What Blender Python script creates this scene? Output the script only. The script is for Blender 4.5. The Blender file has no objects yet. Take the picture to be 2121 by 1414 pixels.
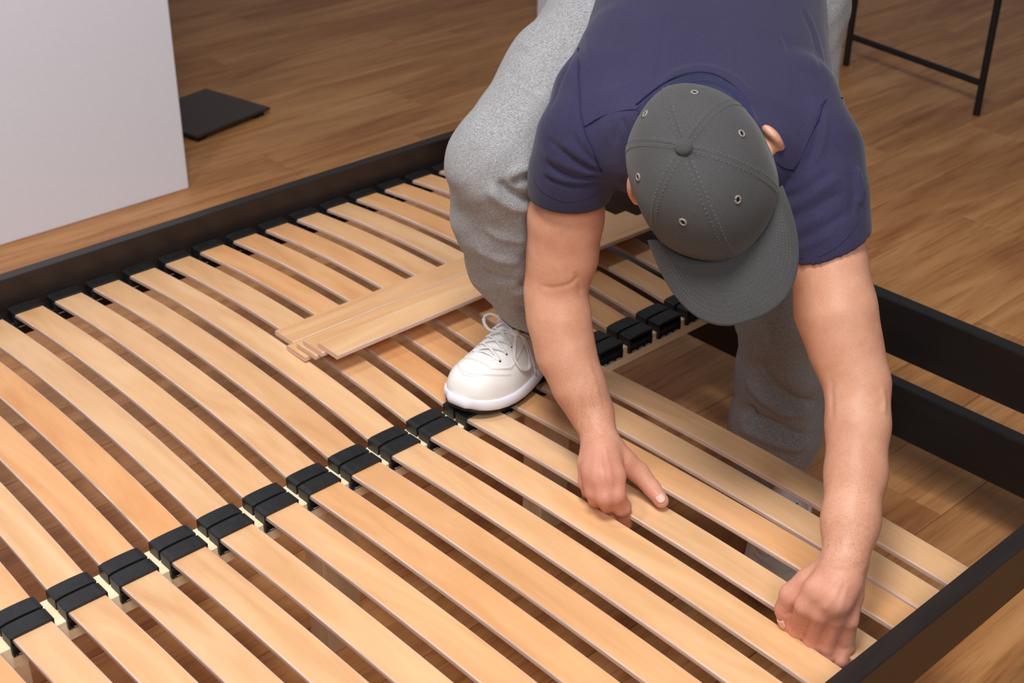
import bpy, bmesh, math, random
import numpy as np
from mathutils import Vector, Matrix

# ------------------------------------------------------------------ camera, light, exposure
SC = bpy.context.scene
COL = SC.collection
cam_data = bpy.data.cameras.new('camera')
cam = bpy.data.objects.new('camera', cam_data); COL.objects.link(cam)
cam_data.sensor_width = 36.0
cam_data.lens = 2862.03 * 36.0 / 2121.0
cam_data.clip_start = 0.05
yaw, pitch, roll = 0.8154, 0.5246, 0.0163
fw = Vector((math.cos(pitch)*math.cos(yaw), math.cos(pitch)*math.sin(yaw), -math.sin(pitch)))
rt = fw.cross(Vector((0, 0, 1))).normalized(); up = rt.cross(fw)
r2 = rt*math.cos(roll) + up*math.sin(roll); u2 = -rt*math.sin(roll) + up*math.cos(roll)
M = Matrix(((r2.x, u2.x, -fw.x, -0.4112), (r2.y, u2.y, -fw.y, -1.2710), (r2.z, u2.z, -fw.z, 1.4099), (0, 0, 0, 1)))
cam.matrix_world = M
cam_data.dof.use_dof = True
cam_data.dof.focus_distance = 1.68
cam_data.dof.aperture_fstop = 9.0
SC.camera = cam

world = bpy.data.worlds.new('world'); SC.world = world; world.use_nodes = True
bgn = world.node_tree.nodes['Background']
bgn.inputs[0].default_value = (0.95, 0.97, 1.0, 1); bgn.inputs[1].default_value = 0.12

def area(name, loc, target, size, energy, color):
    d = bpy.data.lights.new(name, 'AREA'); d.shape = 'DISK'; d.size = size; d.energy = energy; d.color = color
    o = bpy.data.objects.new(name, d); COL.objects.link(o); o.location = loc
    o.rotation_euler = (Vector(target) - Vector(loc)).to_track_quat('-Z', 'Y').to_euler()
    return o
area('ceiling_light', (-0.05, -0.62, 2.60), (0.45, -0.35, 0.0), 0.65, 40, (1.0, 0.985, 0.965))
area('ceiling_light', (0.0, 0.62, 2.60), (0.5, 0.1, 0.0), 0.22, 11, (1.0, 0.985, 0.965))
area('bounce_fill', (-0.75, -2.15, 2.45), (0.7, 0.1, 0.3), 1.0, 36, (1.0, 0.985, 0.97))  # added bounce fill from behind the camera, lifts arms and wall

vs = SC.view_settings
vs.view_transform = 'Standard'; vs.look = 'None'; vs.exposure = 0.12; vs.gamma = 1.0; vs.use_curve_mapping = False

# ------------------------------------------------------------------ helpers
def lin(c):
    return tuple(((x/255.0)/12.92 if x/255.0 <= 0.04045 else ((x/255.0+0.055)/1.055)**2.4) for x in c) + (1.0,)

class NT:
    def __init__(s, name, rough=0.5, spec=0.5):
        s.m = bpy.data.materials.new(name); s.m.use_nodes = True
        s.t = s.m.node_tree; s.b = s.t.nodes['Principled BSDF']
        s.b.inputs['Roughness'].default_value = rough
        s.b.inputs['Specular IOR Level'].default_value = spec
    def n(s, typ, **kw):
        x = s.t.nodes.new(typ)
        for k, v in kw.items():
            if k.startswith('i_'):
                key = k[2:]
                x.inputs[int(key) if key.isdigit() else key].default_value = v
            else: setattr(x, k, v)
        return x
    def l(s, a, b): s.t.links.new(a, b)
    def coords(s, scale=(1, 1, 1), rnd=0.0, kind='Object'):
        tc = s.n('ShaderNodeTexCoord'); mp = s.n('ShaderNodeMapping'); mp.inputs['Scale'].default_value = scale
        src = tc.outputs[kind]
        if rnd:
            oi = s.n('ShaderNodeObjectInfo'); mu = s.n('ShaderNodeMath', operation='MULTIPLY', i_1=rnd); s.l(oi.outputs['Random'], mu.inputs[0])
            ad = s.n('ShaderNodeVectorMath', operation='ADD'); s.l(src, ad.inputs[0]); s.l(mu.outputs[0], ad.inputs[1]); src = ad.outputs[0]
        s.l(src, mp.inputs['Vector']); return mp.outputs[0]
    def noise(s, vec, scale, detail=4, rough=0.55, dist=0.0):
        x = s.n('ShaderNodeTexNoise'); x.inputs['Scale'].default_value = scale; x.inputs['Detail'].default_value = detail
        x.inputs['Roughness'].default_value = rough; x.inputs['Distortion'].default_value = dist; s.l(vec, x.inputs['Vector']); return x.outputs['Fac']
    def ramp(s, fac, stops):
        x = s.n('ShaderNodeValToRGB'); r = x.color_ramp
        while len(r.elements) < len(stops): r.elements.new(0.5)
        for e, (p, c) in zip(r.elements, stops): e.position = p; e.color = c
        s.l(fac, x.inputs[0]); return x.outputs[0]
    def mix(s, fac, a, b, mode='MIX'):
        x = s.n('ShaderNodeMix', data_type='RGBA', blend_type=mode)
        for sock, v in ((x.inputs[0], fac), (x.inputs[6], a), (x.inputs[7], b)):
            if hasattr(v, 'node'): s.l(v, sock)
            else: sock.default_value = v
        return x.outputs[2]
    def bump(s, h, strength, dist=0.001):
        x = s.n('ShaderNodeBump'); x.inputs['Strength'].default_value = strength; x.inputs['Distance'].default_value = dist
        s.l(h, x.inputs['Height']); s.l(x.outputs[0], s.b.inputs['Normal'])
    def color(s, c):
        if hasattr(c, 'node'): s.l(c, s.b.inputs['Base Color'])
        else: s.b.inputs['Base Color'].default_value = c

def wood(name, stops, along, rnd=40.0, rough=0.42, grain=(0.06, 1.0), streak=None, spec=0.4, hue=None, fine=260):
    """veneer: long soft figure plus fine pores, stretched along one axis; each object takes its own cut"""
    m = NT(name, rough, spec)
    def sc(a, b):
        v = [b, b, b]; v[along] = a; return tuple(v)
    c1 = m.coords(sc(2.6, 17), rnd); f1 = m.noise(c1, 1.0, 4, 0.5, 1.6)
    c2 = m.coords(sc(9, fine), rnd); f2 = m.noise(c2, 1.0, 3, 0.6, 0.0)
    base = m.ramp(f1, stops)
    dark = m.ramp(f2, [(0.30, (grain[0]*9,)*3 + (1,)), (0.52, (1, 1, 1, 1))])
    col = m.mix(0.11, base, dark, 'MULTIPLY')
    if streak:
        c3 = m.coords(sc(3.0, 70), rnd); f3 = m.noise(c3, 1.0, 4, 0.65, 2.5)
        k = m.ramp(f3, [(0.60, (0, 0, 0, 1)), (0.74, (1, 1, 1, 1))])
        col = m.mix(k, col, streak)
    if hue:
        oi = m.n('ShaderNodeObjectInfo')
        h = m.ramp(oi.outputs['Random'], hue)
        col = m.mix(1.0, col, h, 'MULTIPLY')
    m.color(col); m.bump(f2, 0.08, 0.0006)
    return m

MAT = {}
MAT['slat'] = wood('beech_veneer', [(0.25, lin((213, 160, 113))), (0.45, lin((224, 175, 129))), (0.6, lin((230, 184, 139))), (0.78, lin((236, 195, 152)))], 1,
                   hue=[(0.0, (0.99, 0.82, 0.66, 1)), (0.22, (1.0, 0.90, 0.80, 1)), (0.36, (1, 1.0, 0.97, 1)), (0.62, (1.0, 1.0, 1.0, 1)), (0.8, (0.97, 1.0, 1.02, 1)), (1.0, (1.0, 0.88, 0.75, 1))]).m
MAT['slat_loose'] = wood('beech_veneer_loose', [(0.25, lin((211, 158, 111))), (0.45, lin((222, 173, 127))), (0.6, lin((228, 182, 137))), (0.78, lin((234, 192, 149)))], 0,
                   hue=[(0.0, (1.0, 0.92, 0.82, 1)), (0.5, (1, 1, 1, 1)), (1.0, (1.0, 0.96, 0.9, 1))]).m
def ply(name, along):
    m = NT(name, 0.6, 0.3)
    v = [2, 2, 420]; v[1-along] = 2
    f = m.noise(m.coords(tuple(v), 30), 1.0, 2, 0.5)
    g = m.noise(m.coords((40, 40, 900), 30), 1.0, 2, 0.5)
    c = m.ramp(f, [(0.3, lin((202, 168, 148))), (0.55, lin((219, 190, 172))), (0.75, lin((229, 203, 186)))])
    c = m.mix(0.15, c, m.ramp(g, [(0.3, lin((150, 105, 80))), (0.6, (1, 1, 1, 1))]), 'MULTIPLY')
    m.color(c); m.bump(f, 0.2, 0.0004); return m.m
MAT['ply'] = ply('plywood_edge', 1)
MAT['ply_loose'] = ply('plywood_edge_loose', 0)
MAT['pine'] = wood('pine', [(0.2, lin((226, 196, 152))), (0.45, lin((240, 217, 178))), (0.7, lin((246, 228, 196)))], 0, rough=0.6, streak=lin((222, 184, 132)), spec=0.25, fine=330).m
MAT['pine_leg'] = wood('pine_leg', [(0.2, lin((216, 184, 144))), (0.45, lin((228, 202, 164))), (0.7, lin((236, 214, 180)))], 2, rough=0.6, streak=lin((205, 168, 124)), spec=0.25, fine=330).m
MAT['frame'] = wood('black_brown_stain', [(0.3, lin((30, 24, 23))), (0.5, lin((38, 30, 28))), (0.75, lin((46, 36, 33)))], 0, rough=0.38, spec=0.5, fine=300).m
MAT['frame_y'] = wood('black_brown_stain_cross', [(0.3, lin((21, 19, 19))), (0.5, lin((25, 22, 22))), (0.75, lin((30, 26, 26)))], 1, rough=0.36, spec=0.5, fine=300).m
def plain(name, rgb, rough=0.5, spec=0.5, nscale=0, nstr=0.0, var=0.0):
    m = NT(name, rough, spec)
    if nscale:
        f = m.noise(m.coords((1, 1, 1), 10), nscale, 4, 0.6)
        a = tuple(x*(1-var) for x in lin(rgb)[:3]) + (1,); b = tuple(min(1, x*(1+var)) for x in lin(rgb)[:3]) + (1,)
        m.color(m.ramp(f, [(0.3, a), (0.7, b)])); m.bump(f, nstr, 0.0008)
    else: m.color(lin(rgb))
    return m.m
MAT['clip'] = plain('black_plastic', (33, 33, 35), 0.42, 0.4, 90, 0.10, 0.25)
MAT['hole_shade'] = plain('eyelet_hole_shade', (12, 12, 13), 0.5, 0.4)  # near-black painted as the shade inside the cap's eyelets
MAT['ledge'] = plain('black_ledge', (20, 19, 20), 0.5, 0.4, 60, 0.1, 0.2)
MAT['metal'] = plain('black_powder_coated_metal', (22, 21, 22), 0.45, 0.4, 200, 0.08, 0.15)
MAT['wall'] = plain('white_painted_plaster', (238, 239, 250), 0.85, 0.2, 160, 0.12, 0.02)
MAT['scale_top'] = plain('glass_painted_reflection', (50, 39, 28), 0.25, 0.5, 6, 0.0, 0.05)  # brown of the reflected floor is painted into the glass colour
MAT['scale_body'] = plain('dark_plastic', (20, 19, 18), 0.5, 0.4, 60, 0.05, 0.1)

def floor_mat():
    m = NT('oak_laminate', 0.42, 0.35)
    v1 = m.coords((1.1, 11, 11), 60); f1 = m.noise(v1, 1.0, 6, 0.62, 1.8)
    v2 = m.coords((7, 150, 150), 60); f2 = m.noise(v2, 1.0, 4, 0.6, 0.6)
    v3 = m.coords((0.75, 5.5, 5.5), 60)
    w = m.n('ShaderNodeTexWave', wave_type='RINGS', rings_direction='Y'); w.inputs['Scale'].default_value = 1.3; w.inputs['Distortion'].default_value = 5.0
    w.inputs['Detail'].default_value = 3.0; w.inputs['Detail Scale'].default_value = 1.1; m.l(v3, w.inputs['Vector'])
    base = m.ramp(f1, [(0.22, lin((166, 108, 62))), (0.42, lin((196, 138, 86))), (0.6, lin((212, 155, 101))), (0.8, lin((224, 172, 118)))])
    ring = m.ramp(w.outputs['Fac'], [(0.0, lin((186, 150, 118))), (0.35, (1, 1, 1, 1)), (1.0, (1, 1, 1, 1))])
    c = m.mix(0.38, base, ring, 'MULTIPLY')
    pore = m.ramp(f2, [(0.30, lin((150, 112, 84))), (0.5, (1, 1, 1, 1))])
    c = m.mix(0.42, c, pore, 'MULTIPLY')
    v4 = m.coords((2.0, 9.0, 9.0), 60); f4 = m.noise(v4, 1.0, 2, 0.5, 0.4)
    kn = m.ramp(f4, [(0.70, (1, 1, 1, 1)), (0.82, lin((128, 86, 56)))])
    c = m.mix(0.55, c, kn, 'MULTIPLY')
    oi = m.n('ShaderNodeObjectInfo')
    c = m.mix(1.0, c, m.ramp(oi.outputs['Random'], [(0.0, (0.88, 0.85, 0.82, 1)), (0.5, (0.95, 0.93, 0.91, 1)), (1.0, (1.0, 0.985, 0.95, 1))]), 'MULTIPLY')
    m.color(c); m.bump(f2, 0.10, 0.0008); return m.m
MAT['floor'] = floor_mat()

def tag(o, label=None, cat=None, group=None, kind=None):
    if label: o['label'] = label
    if cat: o['category'] = cat
    if group: o['group'] = group
    if kind: o['kind'] = kind
    return o
def empty(name, loc):
    o = bpy.data.objects.new(name, None); COL.objects.link(o); o.location = loc; o.empty_display_size = 0.1; return o
def link(name, mesh, parent=None, mats=()):
    o = bpy.data.objects.new(name, mesh); COL.objects.link(o)
    for mt in mats: mesh.materials.append(mt)
    if parent:
        o.parent = parent
        o.matrix_parent_inverse = Matrix.Translation(-Vector(parent.location))
    return o
def box_bm(x0, x1, y0, y1, z0, z1, bev=0.0, seg=2, bm=None):
    own = bmesh.new()
    bmesh.ops.create_cube(own, size=1.0)
    for v in own.verts: v.co = Vector(((x0+x1)/2+v.co.x*(x1-x0), (y0+y1)/2+v.co.y*(y1-y0), (z0+z1)/2+v.co.z*(z1-z0)))
    if bev: bmesh.ops.bevel(own, geom=own.edges[:], offset=bev, segments=seg, affect='EDGES', profile=0.5)
    if bm is None: return own
    me = bpy.data.meshes.new('tmp'); own.to_mesh(me); own.free(); bm.from_mesh(me); bpy.data.meshes.remove(me); return bm
def mesh_of(bm, name, smooth=False):
    me = bpy.data.meshes.new(name); bm.normal_update(); bm.to_mesh(me); bm.free()
    if smooth:
        for p in me.polygons: p.use_smooth = True
    return me
def box(name, x0, x1, y0, y1, z0, z1, mat, parent=None, bev=0.0, seg=2):
    """a box whose own origin sits at its centre, so textures run from there"""
    c = Vector(((x0+x1)/2, (y0+y1)/2, (z0+z1)/2))
    bm = box_bm(x0-c.x, x1-c.x, y0-c.y, y1-c.y, z0-c.z, z1-c.z, bev, seg)
    o = link(name, mesh_of(bm, name), parent, (mat,)); o.location = c; return o
def tube_bm(bm, a, b, r0, r1=None, n=20):
    a, b = Vector(a), Vector(b); r1 = r0 if r1 is None else r1
    d = (b-a); q = d.to_track_quat('Z', 'Y').to_matrix().to_4x4()
    bmesh.ops.create_cone(bm, cap_ends=True, segments=n, radius1=r0, radius2=r1, depth=d.length, matrix=Matrix.Translation((a+b)/2) @ q)

# ------------------------------------------------------------------ the setting
Z0 = 0.30           # height of the slats' ends above the floor
P = 0.07            # slat pitch
PW, PL = 0.16, 1.28
floor = empty('floor', (0, 0, 0)); tag(floor, kind='structure')
fb = box('subfloor', -3.0, 5.6, -3.2, 4.75, -0.06, -0.0105, MAT['floor'], floor); fb['label'] = 'base under the laminate planks'
pm = mesh_of(box_bm(-PL/2+0.0006, PL/2-0.0006, -PW/2+0.0005, PW/2-0.0005, -0.010, 0.0, 0.0007, 1), 'plank'); pm.materials.append(MAT['floor'])
rng = random.Random(4)
row = 0
y = -0.245 - PW*9 + PW/2
while y < 4.3:
    off = [0.0, 0.47, 0.86, 0.22, 0.66, 1.05][row % 6] + rng.uniform(-0.06, 0.06)
    x = -1.6 - off
    while x < 5.5:
        cx = x + PL/2
        if cx + PL/2 > -1.2 and not (cx - PL/2 > 4.2 and y < 0):
            o = bpy.data.objects.new('plank', pm); COL.objects.link(o); o.parent = floor
            o.location = (cx, y, 0.0); o.rotation_euler = (0, 0, math.pi if rng.random() < 0.5 else 0.0)
        x += PL
    y += PW; row += 1

wall = box('wall_left', -2.6, 1.173, 1.596, 1.82, 0.0, 2.9, MAT['wall'], None, 0.004, 2); tag(wall, kind='structure')
wall2 = box('wall_back', 2.738, 3.02, 1.80, 1.979, 0.0, 2.9, MAT['wall'], None, 0.004, 2); tag(wall2, kind='structure')
w3 = box('wall_far', 5.6, 5.72, -3.2, 4.75, 0.0, 2.9, MAT['wall'], None, 0.004, 2); tag(w3, kind='structure')
w4 = box('wall_end', 1.5, 5.6, 4.63, 4.75, 0.0, 2.9, MAT['wall'], None, 0.004, 2); tag(w4, kind='structure')

# ------------------------------------------------------------------ the bed frame
bed = empty('bed_frame', (0.35, 0.03, 0.0))
tag(bed, 'black-brown wooden double bed frame with bowed beech slats laid on a pine centre beam', 'bed')
XB, XF = -0.95, 1.3835
def rail(name, y0, y1, lab):
    o = box(name, XB, XF, y0, y1, Z0-0.032, Z0+0.054, MAT['frame'], bed, 0.0022, 2); return o
rail('side_rail', 0.7545, 0.7795, '')
rail('side_rail', -0.7255, -0.7005, '')
box('side_ledge', XB, XF-0.002, 0.728, 0.754, Z0-0.040, Z0-0.014, MAT['ledge'], bed, 0.0015, 1)
box('side_ledge', XB, XF-0.002, -0.700, -0.674, Z0-0.040, Z0-0.014, MAT['ledge'], bed, 0.0015, 1)
box('footboard_plank', XF+0.0005, XF+0.027, -0.80, 0.7795, Z0-0.0375, Z0+0.0595, MAT['frame_y'], bed, 0.0025, 2)
box('footboard_plank', XF+0.0005, XF+0.027, -0.80, 0.7795, Z0-0.181, Z0-0.086, MAT['frame_y'], bed, 0.0025, 2)
for yy in (-0.800, 0.766):
    box('corner_post', XF+0.0275, XF+0.061, yy, yy+0.034, 0.0, Z0+0.0500, MAT['frame_y'], bed, 0.0025, 2)
for yy in (-0.757, 0.7805):
    box('corner_post', XB, XB+0.05, yy, yy+0.03, 0.0, Z0+0.0545, MAT['frame_y'], bed, 0.0025, 2)
box('centre_beam', XB, XF, 0.005, 0.057, Z0-0.045, Z0-0.0121, MAT['pine'], bed, 0.0012, 1)
for x0 in (-0.045, 0.436, 0.862):
    box('support_leg', x0, x0+0.060, 0.006, 0.050, 0.0, Z0-0.0455, MAT['pine_leg'], bed, 0.0012, 1)

# one slat: bowed, edges rounded, plywood sides on a second material
SW, ST = 0.0492, 0.0078
def slat_mesh(name, length, bow, mats, along=1, w=SW, t=ST, n=28):
    prof = []                                   # (across, up, is_edge)
    rr = 0.0019
    for cx, cz, a0 in ((w/2-rr, 0-rr, 0), (-w/2+rr, 0-rr, 90), (-w/2+rr, -t+rr, 180), (w/2-rr, -t+rr, 270)):
        for k in range(4):
            a = math.radians(a0 + k*30); prof.append((cx+rr*math.cos(a), cz+rr*math.sin(a)))
    verts, faces, mi = [], [], []
    np_ = len(prof)
    for i in range(n+1):
        s = -length/2 + length*i/n
        z = bow*(1-(2*s/length)**2)
        for c, h in prof:
            verts.append((c, s, z+h) if along == 1 else (s, -c, z+h))
    for i in range(n):
        for k in range(np_):
            k2 = (k+1) % np_
            faces.append((i*np_+k, i*np_+k2, (i+1)*np_+k2, (i+1)*np_+k)[::-1])
            mi.append(0 if k in (3, 11) else 1)
    faces.append(tuple(range(np_))); mi.append(1)
    faces.append(tuple(n*np_+k for k in range(np_))[::-1]); mi.append(1)
    me = bpy.data.meshes.new(name); me.from_pydata(verts, [], faces)
    for mt in mats: me.materials.append(mt)
    for p, k in zip(me.polygons, mi): p.material_index = k
    bm = bmesh.new(); bm.from_mesh(me); bmesh.ops.recalc_face_normals(bm, faces=bm.faces[:]); bm.to_mesh(me); bm.free()
    return me
slat_far = slat_mesh('slat', 0.690, 0.0195, (MAT['slat'], MAT['ply']))
slat_near = slat_mesh('slat', 0.697, 0.0095, (MAT['slat'], MAT['ply']))
def put(name, me, loc, rz=0.0, rx=0.0):
    o = bpy.data.objects.new(name, me); COL.objects.link(o); o.parent = bed
    o.matrix_parent_inverse = Matrix.Translation(-Vector(bed.location))
    o.location = loc; o.rotation_euler = (rx, 0, rz); return o

# clips: a sleeve open towards the slat, its lip hanging over the beam
def clip_mesh(depth, lip):
    bm = bmesh.new(); w = 0.0548; wl = 0.0021
    x0, x1 = -w/2, w/2
    top = bmesh.new()
    # bowed cap
    nx = 8
    for j, (yy) in enumerate((0.0, depth)):
        pass
    top.free()
    verts = []; faces = []
    def cap(z0, z1, bow):
        base = len(verts)
        for i in range(nx+1):
            s = i/nx; xx = x0+(x1-x0)*s; b = bow*(1-(2*s-1)**2)
            e = 0.0012 if i in (0, nx) else 0.0
            for yy in (0.0, depth):
                verts.append((xx, yy, z0)); verts.append((xx, yy, z1+b-e))
        for i in range(nx):
            a = base+i*4; c = a+4
            faces.append((a+1, c+1, c+3, a+3)); faces.append((a, a+2, c+2, c)); faces.append((a, c, c+1, a+1)); faces.append((a+2, a+3, c+3, c+2))
        a = base; faces.append((a, a+1, a+3, a+2)); c = base+nx*4; faces.append((c, c+2, c+3, c+1))
    cap(0.0014, 0.0046, 0.0010)
    me = bpy.data.meshes.new('t'); me.from_pydata(verts, [], faces); bm.from_mesh(me); bpy.data.meshes.remove(me)
    zb = -0.0118 if not lip else -0.0205
    box_bm(x0, x0+wl, 0.0, depth, -0.0118, 0.0040, 0.0005, 1, bm)
    box_bm(x1-wl, x1, 0.0, depth, -0.0118, 0.0040, 0.0005, 1, bm)
    box_bm(x0+0.001, x1-0.001, depth-wl, depth-0.0002, -0.0118, 0.0030, 0.0003, 1, bm)
    box_bm(x0+0.001, x1-0.001, 0.0006, depth-0.001, -0.0119, -0.0100, 0.0003, 1, bm)
    if lip:
        # the hanging front frame: two cheeks, a foot and a back plate
        box_bm(x0, x0+wl, -0.0012, 0.0050, -0.0240, -0.0090, 0.0006, 1, bm)
        box_bm(x1-wl, x1, -0.0012, 0.0050, -0.0240, -0.0090, 0.0006, 1, bm)
        box_bm(x0+0.0004, x1-0.0004, -0.0012, 0.0050, -0.0240, -0.0220, 0.0006, 1, bm)
        box_bm(x0+0.001, x1-0.001, 0.0036, 0.0049, -0.0225, -0.0095, 0.0002, 1, bm)
    bmesh.ops.recalc_face_normals(bm, faces=bm.faces[:])
    me = mesh_of(bm, 'slat_clip'); me.materials.append(MAT['clip']); return me
clip_plain = clip_mesh(0.0240, False)
clip_lip = clip_mesh(0.0240, True)
clip_short = clip_mesh(0.0155, True)
strip_bm = bmesh.new()
for k in (-0.016, 0.0, 0.016):
    box_bm(k-0.0048, k+0.0048, -0.0014, -0.0004, -0.0221, -0.0213, 0, 1, strip_bm)
strip_me = mesh_of(strip_bm, 'worn_edge'); strip_me.materials.append(plain('worn_white_edge', (205, 205, 210), 0.4, 0.5))

Z_NEAR = Z0 + 0.0006
shift = {11: (0.0050, 0.0112), 12: (-0.001, -0.0085), 13: (-0.003, -0.0110)}
for i in range(-4, 19):
    cx = i*P + SW/2
    # far half: rail to beam
    put('slat', slat_far, (cx, 0.3905, Z0+0.0006), math.pi if (i*7) % 3 == 0 else 0)
    a = put('slat_clip', clip_plain, (cx-0.0005, 0.0530, Z0), math.pi)
    b = put('slat_clip', clip_lip, (cx-0.0005, 0.7260, Z0))
    # near half
    c = put('slat_clip', clip_lip, (cx-0.0005, 0.0005, Z0))
    d = put('slat_clip', clip_short, (cx-0.0005, -0.6838, Z0-0.001), math.pi)
    for k in (b, c):
        s_ = bpy.data.objects.new('worn_edge', strip_me); COL.objects.link(s_); s_.parent = k
    if i <= 13:
        d0, d1 = shift.get(i, (0, 0))
        rz = -math.atan2(d1-d0, -0.69)
        rz = math.atan2(d1-d0, 0.69)
        put('slat', slat_near, (cx+(d0+d1)/2, -0.3415, Z0+0.0006 + (0.0012 if i in (12,) else 0)), rz)

# the five loose slats lying across the far half
loose = [((0.363, 0.611), (0.356, 1.337), 0.0204, 0.0000, 'pale loose beech slat at the left of the pile, lowest and reaching furthest left', ),
         ((0.3125, 0.594), (0.3055, 1.328), 0.0206, 0.0000, 'second loose slat of the pile, its squared end just right of the lowest one'),
         ((0.294, 0.606), (0.292, 1.330), 0.0292, 0.0000, 'middle loose slat of the pile, showing only a thin strip at its near end'),
         ((0.283, 0.614), (0.283, 1.331), 0.0375, 0.0000, 'fourth loose slat, directly beneath the topmost slat of the pile'),
         ((0.250, 0.618), (0.243, 1.337), 0.0458, 0.0000, 'topmost loose slat of the pile, orange-grained, nearest the white shoe')]
loose_me = slat_mesh('loose_slat', 0.722, 0.0030, (MAT['slat_loose'], MAT['ply_loose']), along=0, w=0.0500, t=0.0080)
for (n0, n1, z, rx, lab) in loose:
    y0, xa = n0; y1, xb = n1
    o = bpy.data.objects.new('loose_slat', loose_me); COL.objects.link(o)
    cx, cy = (xa+xb)/2, (y0+y1)/2 - 0.025
    o.location = (cx, cy, Z0+z+0.0078); o.rotation_euler = (0, 0, math.atan2(y1-y0, xb-xa))
    tag(o, lab, 'slat', 'loose slats piled on the bed')

# ------------------------------------------------------------------ bathroom scale
sc_o = empty('bathroom_scale', (1.50, 1.99, 0.0)); tag(sc_o, 'flat square dark bathroom scale on the wooden floor behind the white wall', 'scale')
q = [Vector((1.334, 1.828, 0)), Vector((1.608, 1.886, 0)), Vector((1.570, 2.141, 0)), Vector((1.296, 2.083, 0))]
ctr = sum(q, Vector())/4; ang = math.atan2(q[1].y-q[0].y, q[1].x-q[0].x)
def scale_part(name, hx, hy, z0, z1, mat, dx=0, dy=0, bev=0.003):
    o = box(name, -hx, hx, -hy, hy, -(z1-z0)/2, (z1-z0)/2, mat, sc_o, bev, 3)
    R = Matrix.Rotation(ang, 2) @ Vector((dx, dy))
    o.location = (ctr.x+R.x, ctr.y+R.y, (z0+z1)/2); o.rotation_euler = (0, 0, ang); return o
scale_part('platform', 0.140, 0.129, 0.016, 0.024, MAT['scale_top'])
scale_part('base_tray', 0.122, 0.110, 0.009, 0.0158, MAT['scale_body'])
for dx in (-0.11, 0.11):
    for dy in (-0.098, 0.098):
        scale_part('foot', 0.018, 0.018, 0.0, 0.0088, MAT['scale_body'], dx, dy)
scale_part('display', 0.030, 0.014, 0.0241, 0.0247, MAT['scale_body'], -0.06, 0.095, 0.0002)

# ------------------------------------------------------------------ metal-legged table in the background
tb = empty('table', (3.4, 0.85, 0.0)); tag(tb, 'black metal table frame of thin round legs with a low crossbar, behind the man', 'table')
def tpart(name, segs, r):
    bm = bmesh.new()
    for a, b in segs: tube_bm(bm, a, b, r)
    me = mesh_of(bm, name, False); o = link(name, me, tb, (MAT['metal'],)); return o
LA, LB = (3.147, 0.573), (3.225, 1.080)
dv = Vector((1.15, -0.16))
for (lx, ly) in (LA, LB, (LA[0]+dv.x, LA[1]+dv.y), (LB[0]+dv.x, LB[1]+dv.y)):
    tpart('leg', [((lx, ly, 0.0), (lx, ly, 0.72))], 0.0105)
tpart('crossbar', [((LA[0], LA[1], 0.094), (LB[0], LB[1], 0.094))], 0.0095)
tpart('crossbar', [((LA[0]+dv.x, LA[1]+dv.y, 0.094), (LB[0]+dv.x, LB[1]+dv.y, 0.094))], 0.0095)
tt = box('tabletop', -0.64, 0.64, -0.31, 0.31, -0.012, 0.012, MAT['frame_y'], tb, 0.003, 2)
tt.location = (3.76, 0.75, 0.733); tt.rotation_euler = (0, 0, math.atan2(dv.y, dv.x))
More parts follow.
